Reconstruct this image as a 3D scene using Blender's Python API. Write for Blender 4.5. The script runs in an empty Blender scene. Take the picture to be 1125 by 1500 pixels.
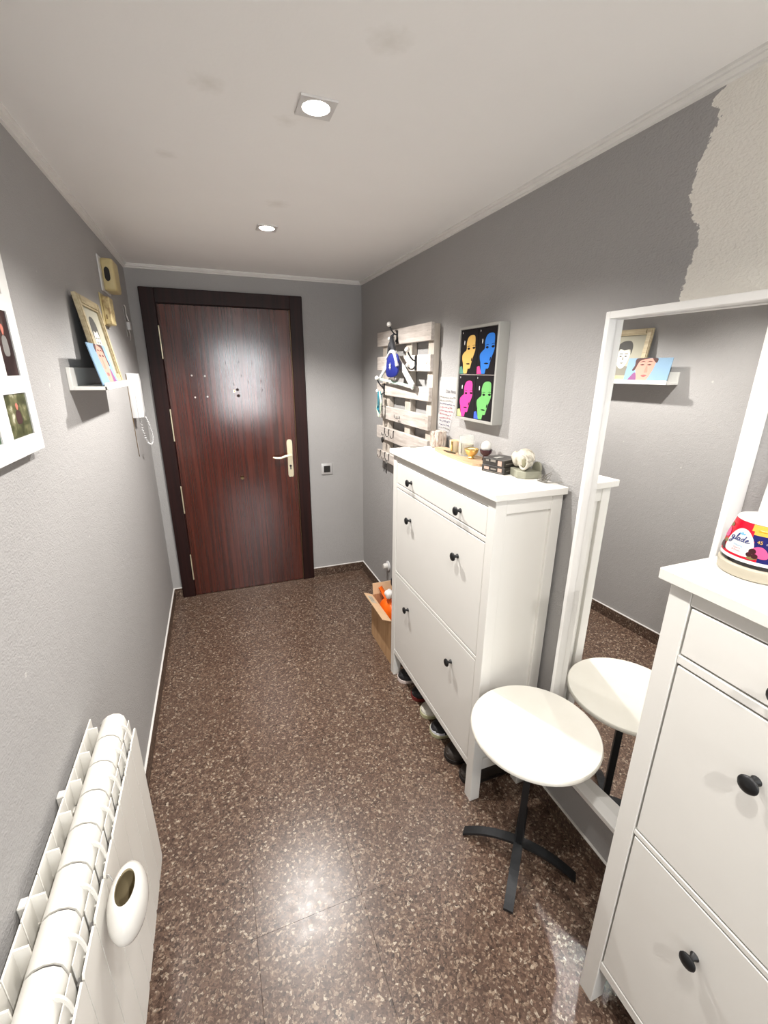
import bpy, bmesh, math, random
from mathutils import Vector, Matrix
random.seed(7)
SC = bpy.context.scene
C = SC.collection
PI = math.pi
W, H = 1.482, 2.222            # corridor width, ceiling height
YN = -5.6                      # near end of the corridor, behind the camera
LX = 0.716                     # downlights run along the middle
LAMPS = [-1.02, -2.02, -3.02, -4.02]
LAMP_POWER = [110.0, 54.0, 37.0, 55.0]     # the bulb by the door is the strongest
WINDOW_GLOW = 13.0

# ------------------------------------------------------------------ camera, world, exposure
cam_d = bpy.data.cameras.new('camera')
cam_d.sensor_fit = 'HORIZONTAL'; cam_d.sensor_width = 36.0
cam_d.lens = 36.0 * 642.83 / 1125.0
cam_d.clip_start = 0.02
cam = bpy.data.objects.new('camera', cam_d); C.objects.link(cam)
def cam_rot(yaw, pitch, roll):
    r = Matrix.Rotation(yaw, 3, 'Z') @ Matrix.Rotation(pitch, 3, 'X') @ Matrix.Rotation(roll, 3, 'Y')
    m = Matrix(((1, 0, 0), (0, 0, -1), (0, 1, 0)))     # camera axes: x right, y up, -z forward
    return r @ m
cam.matrix_world = Matrix.Translation((0.4160, -3.2793, 1.6286)) @ cam_rot(-0.3641, -0.3124, -0.0072).to_4x4()
SC.camera = cam
world = bpy.data.worlds.new('world'); SC.world = world; world.use_nodes = True
world.node_tree.nodes['Background'].inputs[0].default_value = (0.9, 0.95, 1.0, 1)
world.node_tree.nodes['Background'].inputs[1].default_value = 0.3
SC.view_settings.view_transform = 'Standard'
SC.view_settings.look = 'None'
SC.view_settings.gamma = 1.0
SC.view_settings.use_curve_mapping = False
SC.view_settings.exposure = 0.12
SC.cycles.sample_clamp_indirect = 0.0

# ------------------------------------------------------------------ material helpers
class NT:
    def __init__(self, name):
        self.m = bpy.data.materials.new(name); self.m.use_nodes = True
        self.t = self.m.node_tree; self.b = self.t.nodes['Principled BSDF']
    def n(self, kind, **kw):
        o = self.t.nodes.new(kind)
        for k, v in kw.items():
            if k.startswith('i_'):
                key = k[2:]
                key = int(key) if key.isdigit() else key.replace('_', ' ')
                self.put(o, key, v)
            else: setattr(o, k, v)
        return o
    def put(self, node, key, v):
        s = node.inputs[key]
        if isinstance(v, bpy.types.NodeSocket): self.t.links.new(v, s)
        else: s.default_value = v
    def math(self, op, a, b=0.0, c=0.0, clamp=False):
        o = self.n('ShaderNodeMath', operation=op, use_clamp=clamp)
        for i, v in enumerate((a, b, c)): self.put(o, i, v)
        return o.outputs[0]
    def mix(self, f, a, b, blend='MIX'):
        o = self.n('ShaderNodeMix', data_type='RGBA', blend_type=blend)
        self.put(o, 0, f); self.put(o, 6, col4(a)); self.put(o, 7, col4(b))
        return o.outputs[2]
    def ramp(self, f, stops, interp='LINEAR'):
        o = self.n('ShaderNodeValToRGB'); self.put(o, 0, f)
        cr = o.color_ramp; cr.interpolation = interp
        while len(cr.elements) < len(stops): cr.elements.new(0.5)
        for e, (p, c) in zip(cr.elements, stops): e.position = p; e.color = col4(c)
        return o.outputs[0]
    def noise(self, vec, scale, detail=3.0, rough=0.5):
        o = self.n('ShaderNodeTexNoise'); self.put(o, 'Vector', vec); self.put(o, 'Scale', scale)
        self.put(o, 'Detail', detail); self.put(o, 'Roughness', rough); return o.outputs[0]
    def pos(self): return self.n('ShaderNodeNewGeometry').outputs['Position']
    def obj(self): return self.n('ShaderNodeTexCoord').outputs['Object']
    def scaled(self, vec, s):
        o = self.n('ShaderNodeVectorMath', operation='MULTIPLY'); self.put(o, 0, vec); o.inputs[1].default_value = s; return o.outputs[0]
    def xyz(self, vec):
        o = self.n('ShaderNodeSeparateXYZ'); self.put(o, 0, vec); return o.outputs
    def bump(self, h, strength, dist=0.002):
        o = self.n('ShaderNodeBump'); self.put(o, 'Height', h); self.put(o, 'Strength', strength); self.put(o, 'Distance', dist)
        self.t.links.new(o.outputs[0], self.b.inputs['Normal'])
    def set(self, **kw):
        for k, v in kw.items(): self.put(self.b, k.replace('_', ' '), col4(v) if k == 'Base_Color' and not isinstance(v, bpy.types.NodeSocket) else v)
        return self
def col4(c):
    if isinstance(c, bpy.types.NodeSocket): return c
    return (c[0], c[1], c[2], 1.0) if len(c) == 3 else c
def srgb(r, g, b):
    f = lambda v: (v / 255 / 12.92) if v <= 10 else ((v / 255 + 0.055) / 1.055) ** 2.4
    return (f(r), f(g), f(b))
MATS = {}
def plain(name, color, rough=0.5, metal=0.0, vary=0.06, scale=30.0, bump=0.0, bscale=200.0, coat=0.0, **kw):
    """a plain procedural surface: a little tonal noise and optional fine relief"""
    k = NT(name); p = k.obj()
    nz = k.noise(p, scale, 4.0)
    f = k.n('ShaderNodeMapRange'); k.put(f, 0, nz); f.inputs[3].default_value = 1 - vary; f.inputs[4].default_value = 1 + vary
    g = k.n('ShaderNodeVectorMath', operation='SCALE'); g.inputs[0].default_value = color; k.put(g, 'Scale', f.outputs[0])
    k.put(k.b, 'Base Color', g.outputs[0])
    k.set(Roughness=rough, Metallic=metal)
    if coat: k.set(Coat_Weight=coat, Coat_Roughness=0.1)
    for a, b in kw.items(): k.put(k.b, a.replace('_', ' '), b)
    if bump: k.bump(k.noise(p, bscale, 3.0), bump)
    MATS[name] = k.m
    return k.m
def wall_mat(name, color, patch=False):
    k = NT(name); p = k.pos()
    nz = k.noise(p, 2.2, 5.0, 0.6); fine = k.noise(p, 60.0, 3.0)
    base = k.mix(nz, tuple(c * 0.93 for c in color), tuple(c * 1.07 for c in color))
    # small pale chips where the paint has come off
    v = k.n('ShaderNodeTexVoronoi'); k.put(v, 'Vector', p); k.put(v, 'Scale', 9.0)
    r = k.xyz(v.outputs['Color'])[0]
    chip = k.math('MULTIPLY', k.math('GREATER_THAN', r, 0.95), k.math('LESS_THAN', k.math('ADD', v.outputs['Distance'], k.math('MULTIPLY', fine, 0.12)), 0.105))
    base = k.mix(k.math('MULTIPLY', chip, 0.45), base, (0.62, 0.60, 0.56))
    if patch:
        s = k.xyz(p)
        zz = k.math('DIVIDE', k.math('SUBTRACT', s[2], 1.70), 0.53)
        fc = k.n('ShaderNodeFloatCurve'); k.put(fc, 'Value', zz)
        cu = fc.mapping.curves[0]
        bnd = [(1.70, -2.452), (1.796, -2.453), (1.871, -2.457), (1.924, -2.468), (1.972, -2.440), (2.032, -2.430), (2.094, -2.443), (2.155, -2.461), (2.178, -2.436), (2.195, -2.462), (2.223, -2.482)]
        pts = [((z - 1.70) / 0.53, (y + 2.6) / 0.3) for z, y in bnd]
        cu.points[0].location = pts[0]; cu.points[1].location = pts[-1]
        for q in pts[1:-1]: cu.points.new(*q)
        fc.mapping.update()
        yb = k.math('SUBTRACT', k.math('MULTIPLY', fc.outputs[0], 0.3), 2.6)
        jag = k.math('MULTIPLY', k.math('SUBTRACT', k.noise(p, 70.0, 5.0, 0.7), 0.5), 0.05)
        d = k.math('SUBTRACT', yb, k.math('ADD', s[1], jag))
        m = k.math('GREATER_THAN', d, 0.0)
        low = k.math('GREATER_THAN', k.math('ADD', s[2], k.math('MULTIPLY', jag, 3.0)), 1.66)
        back_lim = k.math('GREATER_THAN', s[1], -3.6)
        m = k.math('MULTIPLY', k.math('MULTIPLY', m, low), back_lim)
        base = k.mix(m, base, k.mix(nz, (0.80, 0.77, 0.70), (0.88, 0.85, 0.79)))
    k.set(Base_Color=base, Roughness=0.75)
    k.put(k.b, 'Specular IOR Level', 0.3)
    h = k.math('ADD', k.noise(k.scaled(p, (1, 1, 1.4)), 150.0, 3.0, 0.55), k.math('MULTIPLY', k.noise(p, 42.0, 2.0), 0.8))
    k.bump(h, 0.6, 0.0035)
    MATS[name] = k.m; return k.m
def ceiling_mat():
    k = NT('ceiling_paint'); p = k.pos(); s = k.xyz(p)
    base = k.mix(k.noise(p, 2.6, 5.0, 0.6), (0.88, 0.865, 0.845), (0.94, 0.925, 0.905))
    tot = None                                           # old repair smudges
    for (x, y, r) in ((0.80, -2.285, 0.05), (0.475, -2.02, 0.045), (0.66, -1.93, 0.03), (0.72, -1.33, 0.05), (0.36, -1.62, 0.035)):
        d = k.n('ShaderNodeVectorMath', operation='DISTANCE'); k.put(d, 0, p); d.inputs[1].default_value = (x, y, H)
        q = k.math('SUBTRACT', 1.0, k.math('DIVIDE', k.math('ADD', d.outputs['Value'], k.math('MULTIPLY', k.noise(p, 45.0, 3.0), 0.05)), r + 0.025), clamp=True)
        tot = q if tot is None else k.math('ADD', tot, q)
    base = k.mix(k.math('MULTIPLY', tot, 0.32, clamp=True), base, (0.45, 0.41, 0.32))
    k.set(Base_Color=base, Roughness=0.8); k.put(k.b, 'Specular IOR Level', 0.3)
    k.bump(k.noise(p, 90.0, 3.0), 0.12, 0.002)
    MATS['ceiling'] = k.m
def terrazzo(name, dark=1.0, rough=0.23):
    k = NT(name); p = k.pos()
    wob = k.n('ShaderNodeTexNoise'); k.put(wob, 'Vector', p); wob.inputs['Scale'].default_value = 55.0
    off = k.n('ShaderNodeVectorMath', operation='SCALE'); k.put(off, 0, wob.outputs['Color']); off.inputs['Scale'].default_value = 0.012
    q = k.n('ShaderNodeVectorMath', operation='ADD'); k.put(q, 0, p); k.put(q, 1, off.outputs[0]); q = q.outputs[0]
    def vor(scale):
        v = k.n('ShaderNodeTexVoronoi'); k.put(v, 'Vector', q); v.inputs['Scale'].default_value = scale; return v
    a = vor(140.0); ra = k.xyz(a.outputs['Color'])
    m = lambda r, g, b: tuple(c * dark for c in srgb(r, g, b))
    base = k.ramp(ra[0], [(0.0, m(50, 34, 28)), (0.12, m(78, 58, 48)), (0.35, m(106, 82, 69)), (0.58, m(124, 98, 83)), (0.76, m(142, 114, 96)), (0.86, m(168, 142, 122)), (0.94, m(206, 184, 160)), (1.0, m(236, 220, 198))])
    b = vor(270.0); rb = k.xyz(b.outputs['Color'])
    base = k.mix(k.math('MULTIPLY', k.math('GREATER_THAN', rb[1], 0.5), 0.6), base, k.ramp(rb[0], [(0.0, m(52, 36, 30)), (0.5, m(112, 88, 74)), (0.85, m(150, 122, 102)), (1.0, m(215, 196, 172))]))
    c = vor(62.0); rc = k.xyz(c.outputs['Color'])
    big = k.math('MULTIPLY', k.math('GREATER_THAN', rc[0], 0.91), k.math('LESS_THAN', c.outputs['Distance'], k.math('ADD', 0.16, k.math('MULTIPLY', rc[1], 0.2))))
    base = k.mix(big, base, k.ramp(rc[2], [(0.0, m(60, 42, 36)), (0.3, m(118, 94, 80)), (0.5, m(176, 150, 126)), (0.8, m(206, 186, 164)), (1.0, m(232, 220, 202))]))
    base = k.mix(k.noise(p, 3.0, 3.0), base, k.mix(0.5, base, m(96, 74, 62)))
    k.set(Base_Color=base, Roughness=k.math('ADD', rough, k.math('MULTIPLY', k.noise(p, 30.0, 4.0), 0.14)))
    k.bump(k.noise(p, 14.0, 2.0), 0.03, 0.004)
    MATS[name] = k.m
def door_wood(name, cols, rough=0.3, ior=1.7):
    k = NT(name); p = k.obj()
    st = k.noise(k.scaled(p, (46.0, 46.0, 0.8)), 1.0, 6.0, 0.65)
    fine = k.noise(k.scaled(p, (260.0, 260.0, 5.0)), 1.0, 3.0)
    t = k.math('ADD', k.math('MULTIPLY', st, 0.8), k.math('MULTIPLY', fine, 0.22))
    k.set(Base_Color=k.ramp(t, [(0.34, cols[0]), (0.5, cols[1]), (0.66, cols[2])]), Roughness=k.math('ADD', rough, k.math('MULTIPLY', k.noise(p, 9.0, 4.0), 0.08)), IOR=ior)
    k.bump(fine, 0.06, 0.001)
    MATS[name] = k.m
def pale_wood(name, lo, hi, grain_axis=1, rough=0.65):
    k = NT(name); p = k.obj(); s = [60.0] * 3; s[grain_axis] = 4.0
    st = k.noise(k.scaled(p, tuple(s)), 1.0, 6.0, 0.65); bl = k.noise(p, 7.0, 3.0)
    k.set(Base_Color=k.ramp(k.math('ADD', k.math('MULTIPLY', st, 0.7), k.math('MULTIPLY', bl, 0.3)), [(0.36, lo), (0.62, hi)]), Roughness=rough)
    k.bump(st, 0.2, 0.001); MATS[name] = k.m
def emitter(name, color, strength):
    k = NT(name); k.set(Base_Color=(0.8, 0.8, 0.8), Roughness=0.4)
    k.put(k.b, 'Emission Color', col4(color)); k.put(k.b, 'Emission Strength', strength); MATS[name] = k.m
def mottled(name, stops, scale=20.0, rough=0.5, stretch=(1, 1, 1)):
    k = NT(name); p = k.obj()
    k.set(Base_Color=k.ramp(k.noise(k.scaled(p, stretch), scale, 4.0, 0.6), stops), Roughness=rough); MATS[name] = k.m

wall_mat('wall_paint', (0.362, 0.352, 0.345)); wall_mat('wall_paint_patched', (0.362, 0.352, 0.345), True)
ceiling_mat(); terrazzo('floor_terrazzo', 0.66); terrazzo('skirting_terrazzo', 0.5, 0.35)
door_wood('door_leaf', (srgb(44, 16, 11), srgb(68, 27, 18), srgb(90, 40, 28)), 0.12)
door_wood('door_frame_wood', (srgb(20, 6, 5), srgb(34, 12, 10), srgb(44, 18, 14)), 0.42, 1.35)
pale_wood('pallet_wood', (0.38, 0.33, 0.29), (0.62, 0.565, 0.52), 1)
pale_wood('pallet_wood_upright', (0.36, 0.31, 0.26), (0.56, 0.505, 0.44), 2)
pale_wood('tray_wood', (0.42, 0.27, 0.155), (0.58, 0.42, 0.27), 1, 0.5)
plain('grout', (0.17, 0.125, 0.10), 0.9, bump=0.2)
plain('caulk', (0.74, 0.72, 0.69), 0.7)
plain('cornice_white', (0.78, 0.76, 0.73), 0.6)
plain('cabinet_white', (0.76, 0.745, 0.705), 0.36, vary=0.02, scale=6.0, bump=0.02)
plain('mirror_white', (0.82, 0.81, 0.79), 0.38, vary=0.02, scale=6.0)
plain('knob_black', (0.022, 0.022, 0.023), 0.42, 0.6)
plain('black_metal', (0.018, 0.019, 0.021), 0.45, 0.4, bump=0.03)
plain('radiator_white', (0.75, 0.73, 0.68), 0.3, vary=0.02, scale=5.0)
plain('radiator_gap_shade', (0.10, 0.095, 0.09), 0.6)
plain('ceramic_white', (0.70, 0.68, 0.64), 0.22, vary=0.02, coat=0.4)
plain('ceramic_inside', (0.33, 0.27, 0.16), 0.6)
plain('brass', (0.83, 0.66, 0.34), 0.25, 0.9, vary=0.1)
plain('brass_pale', (0.88, 0.80, 0.58), 0.28, 0.75, vary=0.08)
plain('brass_dark', (0.25, 0.17, 0.09), 0.35, 0.8)
plain('hole_dark', (0.012, 0.010, 0.009), 0.7)
plain('screw_white', (0.75, 0.73, 0.70), 0.5)
plain('silver_plastic', (0.58, 0.57, 0.56), 0.35, 0.5)
plain('black_plastic', (0.02, 0.018, 0.017), 0.3)
plain('white_plastic', (0.66, 0.66, 0.66), 0.3, vary=0.02)
plain('beige_plastic', (0.54, 0.44, 0.22), 0.45, vary=0.12, scale=40.0)
mottled('beige_stained', [(0.35, (0.30, 0.20, 0.09)), (0.5, (0.55, 0.44, 0.22)), (0.7, (0.66, 0.55, 0.30))], 30.0)
plain('metal_grey', (0.42, 0.41, 0.39), 0.4, 0.6, vary=0.2)
plain('lamp_frame', (0.74, 0.72, 0.70), 0.3, 0.3)
plain('sketch_face', (0.50, 0.48, 0.42), 0.7)
plain('paper_white', (0.66, 0.65, 0.63), 0.7)
plain('frame_grey', (0.37, 0.362, 0.335), 0.42, 0.15, vary=0.04)
plain('print_black', (0.010, 0.008, 0.009), 0.9, Specular_IOR_Level=0.15)
for nm, c in (('pop_yellow', (250, 200, 105)), ('pop_blue', (30, 130, 235)), ('pop_pink', (252, 60, 165)), ('pop_green', (120, 200, 110)), ('pop_teal', (85, 150, 130)), ('pop_magenta', (240, 70, 150)), ('pop_lemon', (240, 250, 150)), ('pop_cobalt', (60, 100, 215)), ('card_sky', (128, 160, 186)), ('skin_pink', (214, 148, 130)), ('skin_shade', (222, 130, 112)), ('hair_brown', (70, 36, 32)), ('plaid_violet', (130, 70, 120)), ('lip_red', (205, 84, 84)), ('sketch_dark', (70, 68, 64)), ('sketch_paper', (172, 168, 150)), ('sketch_grey', (128, 124, 112))):
    plain(nm, tuple(v * (0.62 if nm.startswith('pop') else 0.75) for v in srgb(*c)), 0.7, vary=0.03)
pale_wood('cream_frame', srgb(146, 130, 98), srgb(188, 174, 142), 1, 0.5)
mottled('photo_forest', [(0.3, srgb(22, 26, 18)), (0.5, srgb(74, 78, 48)), (0.62, srgb(120, 118, 86)), (0.72, srgb(216, 214, 190))], 26.0, 0.35)
mottled('photo_indoor', [(0.35, srgb(26, 16, 16)), (0.55, srgb(58, 38, 36)), (0.75, srgb(120, 112, 104))], 16.0, 0.35, (1, 1.6, .5))
mottled('photo_green', [(0.35, srgb(16, 26, 18)), (0.6, srgb(56, 84, 56)), (0.75, srgb(170, 180, 160))], 18.0, 0.35)
mottled('photo_beach', [(0.35, srgb(90, 110, 130)), (0.5, srgb(190, 186, 170)), (0.7, srgb(120, 90, 66))], 14.0, 0.35, (1, .6, 1.8))
mottled('marble_top', [(0.3, (0.66, 0.635, 0.57)), (0.55, (0.70, 0.68, 0.62)), (0.63, (0.64, 0.605, 0.54)), (0.7, (0.70, 0.675, 0.62))], 3.0, 0.28, (1, 1, 1))
pale_wood('cardboard', srgb(178, 138, 98), srgb(204, 166, 124), 2, 0.8)
plain('cardboard_inner', srgb(206, 172, 136), 0.85, bump=0.05)
plain('orange_bag', srgb(244, 108, 22), 0.4, bump=0.3, bscale=40.0)
plain('white_cloth', (0.72, 0.71, 0.69), 0.8, bump=0.3, bscale=60.0)
plain('black_cloth', (0.016, 0.016, 0.02), 0.75, bump=0.2)
plain('blue_cloth', srgb(16, 30, 112), 0.65, vary=0.15, bump=0.2, bscale=300.0)
plain('teal_cloth', srgb(48, 132, 150), 0.7, vary=0.25)
plain('mint_cloth', srgb(196, 214, 190), 0.7)
plain('pale_green', srgb(176, 200, 186), 0.5)
plain('emblem_grey', srgb(190, 190, 186), 0.5)
for nm, c in (('shoe_black', (20, 18, 20)), ('shoe_grey', (196, 192, 180)), ('shoe_olive', (120, 124, 78)), ('shoe_white', (190, 190, 196)), ('shoe_brown', (46, 38, 32)), ('sole_white', (222, 208, 202)), ('sole_red', (110, 34, 30)), ('sole_dark', (30, 26, 24)), ('sole_cream', (188, 186, 150)), ('insole_orange', (238, 96, 34))):
    plain(nm, srgb(*c), 0.6, bump=0.1)
plain('wax_cream', (0.62, 0.54, 0.38), 0.4, Subsurface_Weight=0.2)
plain('gold_foil', (0.80, 0.58, 0.22), 0.22, 0.9, vary=0.2)
plain('dark_purple', srgb(58, 24, 40), 0.25)
plain('leaf_dark', srgb(52, 42, 24), 0.5)
plain('stone_green', srgb(146, 145, 128), 0.6, vary=0.18, scale=40.0, bump=0.1)
mottled('shell_white', [(0.3, srgb(150, 142, 124)), (0.45, srgb(184, 178, 164)), (0.7, srgb(206, 200, 190))], 18.0, 0.5)
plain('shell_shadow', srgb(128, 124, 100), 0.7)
plain('twig_grey', srgb(120, 116, 108), 0.7)
mottled('rough_mineral', [(0.3, srgb(120, 100, 88)), (0.45, srgb(170, 155, 144)), (0.65, srgb(198, 188, 178))], 70.0, 0.8, (1, 1, .4))
mottled('black_box_print', [(0.45, srgb(36, 32, 29)), (0.6, srgb(58, 53, 48))], 12.0, 0.35)
plain('box_label_pink', srgb(176, 150, 136), 0.5); plain('box_label_grey', srgb(128, 122, 114), 0.5)
plain('jar_red', srgb(200, 10, 42), 0.25, vary=0.12, scale=60.0); plain('jar_navy', srgb(20, 22, 92), 0.25); plain('jar_yellow', srgb(214, 168, 70), 0.3)
plain('jar_orange', srgb(240, 150, 40), 0.3)
plain('petal_pink', srgb(206, 80, 130), 0.35); plain('berry_dark', srgb(56, 16, 22), 0.3); plain('leaf_olive', srgb(120, 104, 60), 0.4)
plain('logo_blue', srgb(40, 52, 118), 0.4); plain('logo_light', srgb(110, 170, 205), 0.4); plain('print_red', srgb(216, 84, 110), 0.4); plain('jar_black', (0.012, 0.008, 0.008), 0.25)
plain('jar_base_cream', srgb(180, 172, 154), 0.4, vary=0.05)
plain('marker_black', srgb(34, 30, 32), 0.6); plain('marker_violet', srgb(70, 62, 90), 0.6); plain('marker_red', srgb(150, 78, 84), 0.6)
emitter('lamp_glow', (1.0, 0.955, 0.88), 26.0)
emitter('window_daylight', (0.93, 0.97, 1.0), WINDOW_GLOW)
k = NT('mirror_glass'); k.set(Base_Color=(0.9, 0.9, 0.89), Metallic=1.0, Roughness=k.math('MULTIPLY', k.noise(k.obj(), 3.0), 0.01)); MATS['mirror_glass'] = k.m
k = NT('clear_sheet'); k.set(Base_Color=(0.86, 0.85, 0.86), Roughness=0.25); k.put(k.b, 'Alpha', k.math('ADD', 0.10, k.math('MULTIPLY', k.noise(k.obj(), 20.0), 0.08))); MATS['clear_sheet'] = k.m
k = NT('jar_glass'); k.set(Base_Color=(0.95, 0.97, 0.95), Roughness=k.math('MULTIPLY', k.noise(k.obj(), 8.0), 0.1)); k.put(k.b, 'Transmission Weight', 0.85); k.put(k.b, 'IOR', 1.2); MATS['jar_glass'] = k.m

# ------------------------------------------------------------------ geometry helpers
def box(bm, x0, x1, y0, y1, z0, z1, bev=0.0, seg=1, mi=0):
    v = [bm.verts.new((x, y, z)) for x in (x0, x1) for y in (y0, y1) for z in (z0, z1)]
    fs = [bm.faces.new([v[i] for i in f]) for f in ((0, 1, 3, 2), (4, 6, 7, 5), (0, 4, 5, 1), (2, 3, 7, 6), (0, 2, 6, 4), (1, 5, 7, 3))]
    for f in fs: f.material_index = mi
    if bev: bmesh.ops.bevel(bm, geom=list({e for f in fs for e in f.edges}), offset=bev, segments=seg, affect='EDGES', profile=0.6)
    return v
def nb(*a, **k):
    bm = bmesh.new(); box(bm, *a, **k); return bm
def lathe(bm, prof, n=24, o=(0, 0, 0), axis='Z', cap=True, mi=0, sy=1.0):
    """prof: list of (radius, height) from bottom to top"""
    def put(r, h, a):
        c, s = r * math.cos(a), r * math.sin(a) * sy
        return {'Z': (o[0] + c, o[1] + s, o[2] + h), 'X': (o[0] + h, o[1] + c, o[2] + s), 'Y': (o[0] + s, o[1] + h, o[2] + c)}[axis]
    rings = [[bm.verts.new(put(r, h, 2 * PI * i / n)) for i in range(n)] for r, h in prof]
    for a, b in zip(rings, rings[1:]):
        for i in range(n):
            f = bm.faces.new((a[i], a[(i + 1) % n], b[(i + 1) % n], b[i])); f.material_index = mi
    if cap:
        for r, (rad, _) in ((rings[0], prof[0]), (rings[-1], prof[-1])):
            if rad > 1e-5:
                f = bm.faces.new(r); f.material_index = mi
    return rings
def tube(bm, pts, r, n=8, taper=None, closed=False, flat=None):
    pts = [Vector(p) for p in pts]; rings = []
    up = Vector((0.13, 0.21, 0.97)).normalized()
    N = len(pts)
    for i, p in enumerate(pts):
        a = pts[(i - 1) % N] if closed or i > 0 else p
        b = pts[(i + 1) % N] if closed or i < N - 1 else p
        t = (b - a).normalized()
        s = t.cross(up)
        if s.length < 1e-4: s = t.cross(Vector((1, 0, 0)))
        s.normalize(); u = s.cross(t).normalized()
        rr = r if taper is None else r * (1 + (taper - 1) * i / max(1, N - 1))
        fs, fu = flat or (1, 1)
        rings.append([bm.verts.new(p + rr * fs * math.cos(2 * PI * j / n) * s + rr * fu * math.sin(2 * PI * j / n) * u) for j in range(n)])
    prs = list(zip(rings, rings[1:])) + ([(rings[-1], rings[0])] if closed else [])
    for a, b in prs:
        for j in range(n): bm.faces.new((a[j], a[(j + 1) % n], b[(j + 1) % n], b[j]))
    if not closed: bm.faces.new(rings[0]); bm.faces.new(rings[-1])
def ball(bm, c, r, n=14, m=9, sq=(1, 1, 1), noise=0.0, seed=0, mi=0):
    rnd = random.Random(seed); v = []
    ph = [rnd.uniform(0, 6.28) for _ in range(8)]
    for i in range(m + 1):
        f = PI * i / m; row = []
        for j in range(1 if i in (0, m) else n):
            a = 2 * PI * j / n
            k = 1 + noise * (math.sin(3 * a + ph[0] + 2 * f) * .5 + math.sin(5 * f + ph[1] + a) * .4 + math.sin(7 * a + ph[2] - 4 * f) * .35)
            row.append(bm.verts.new((c[0] + r * sq[0] * k * math.sin(f) * math.cos(a), c[1] + r * sq[1] * k * math.sin(f) * math.sin(a), c[2] + r * sq[2] * k * math.cos(f))))
        v.append(row)
    for i in range(m):
        for j in range(n):
            a, b = v[i], v[i + 1]
            q = [a[j % len(a)], b[j % len(b)], b[(j + 1) % len(b)], a[(j + 1) % len(a)]]
            u = []
            for w in q:
                if w not in u: u.append(w)
            f = bm.faces.new(u); f.material_index = mi
def prism(bm, poly, fn, t0, t1, mi=0):
    """poly: list of (u,v); fn(u,v,t) -> xyz; a solid between t0 and t1"""
    a = [bm.verts.new(fn(u, v, t0)) for u, v in poly]; b = [bm.verts.new(fn(u, v, t1)) for u, v in poly]
    n = len(poly); fs = [bm.faces.new(a[::-1]), bm.faces.new(b)]
    for i in range(n): fs.append(bm.faces.new((a[i], a[(i + 1) % n], b[(i + 1) % n], b[i])))
    for f in fs: f.material_index = mi
def smooth_closed(pts, k=5):
    out = []; n = len(pts)
    for i in range(n):
        p0, p1, p2, p3 = (Vector(pts[(i + d) % n]) for d in (-1, 0, 1, 2))
        for j in range(k):
            t = j / k
            out.append(tuple(0.5 * ((2 * p1) + (p2 - p0) * t + (2 * p0 - 5 * p1 + 4 * p2 - p3) * t * t + (3 * p1 - p0 - 3 * p2 + p3) * t ** 3)))
    return out
def smooth_open(pts, k=6):
    out = []; n = len(pts); V = [Vector(p) for p in pts]
    for i in range(n - 1):
        p0, p1, p2, p3 = V[max(i - 1, 0)], V[i], V[i + 1], V[min(i + 2, n - 1)]
        for j in range(k):
            t = j / k
            out.append(0.5 * ((2 * p1) + (p2 - p0) * t + (2 * p0 - 5 * p1 + 4 * p2 - p3) * t * t + (3 * p1 - p0 - 3 * p2 + p3) * t ** 3))
    out.append(V[-1]); return out
def link(name, bm, mats, parent=None, off=None, smooth=False):
    if off is not None:
        for v in bm.verts: v.co -= Vector(off)
    bmesh.ops.recalc_face_normals(bm, faces=bm.faces[:])
    me = bpy.data.meshes.new(name); bm.to_mesh(me); bm.free()
    for m in (mats if isinstance(mats, (list, tuple)) else [mats]): me.materials.append(MATS[m])
    if smooth:
        for p in me.polygons: p.use_smooth = True
        try: me.set_sharp_from_angle(angle=math.radians(40))
        except Exception: pass
    o = bpy.data.objects.new(name, me); C.objects.link(o)
    if parent: o.parent = parent
    return o
def tag(o, label, cat, group=None):
    o['label'] = label; o['category'] = cat
    if group: o['group'] = group
    return o
class Thing:
    """an Empty at the base of a thing; parts are given in world coordinates"""
    def __init__(s, name, loc, label, cat, group=None):
        s.loc = loc; s.o = bpy.data.objects.new(name, None); C.objects.link(s.o); s.o.location = loc
        s.o.empty_display_size = 0.05; tag(s.o, label, cat, group)
    def part(s, name, bm, mats, parent=None, smooth=False, label=None):
        p = link(name, bm, mats, parent or s.o, s.loc, smooth)
        if label: p['label'] = label
        return p
def solo(name, bm, mats, label, cat, base, group=None, smooth=False):
    o = link(name, bm, mats, None, base, smooth); o.location = base
    return tag(o, label, cat, group)
def struct(name, bm, mats, parent=None, smooth=False):
    o = link(name, bm, mats, parent, None, smooth); o['kind'] = 'structure'; return o
def share(name, src, parent, loc, rot=None):
    o = bpy.data.objects.new(name, src.data); C.objects.link(o); o.parent = parent; o.location = loc
    if rot: o.rotation_euler = rot
    return o
def copy_tree(o, parent=None):
    c = o.copy(); C.objects.link(c); c.parent = parent
    for ch in list(o.children): copy_tree(ch, c)
    return c
def text_bm(txt, size, fn, t=0.0002, mi=0, bm=None, shear=0.0):
    """flat lettering as mesh; fn(u, v, t) puts it in the scene"""
    cu = bpy.data.curves.new('lettering', 'FONT'); cu.body = txt; cu.size = size; cu.align_x = 'CENTER'; cu.shear = shear
    cu.resolution_u = 3
    ob = bpy.data.objects.new('lettering', cu); C.objects.link(ob)
    dg = bpy.context.evaluated_depsgraph_get(); ev = ob.evaluated_get(dg); me = ev.to_mesh()
    bm = bm or bmesh.new()
    vs = [bm.verts.new(fn(v.co.x, v.co.y, t)) for v in me.vertices]
    for p in me.polygons:
        try: f = bm.faces.new([vs[i] for i in p.vertices]); f.material_index = mi
        except ValueError: pass
    ev.to_mesh_clear(); bpy.data.objects.remove(ob); bpy.data.curves.remove(cu)
    return bm

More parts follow.
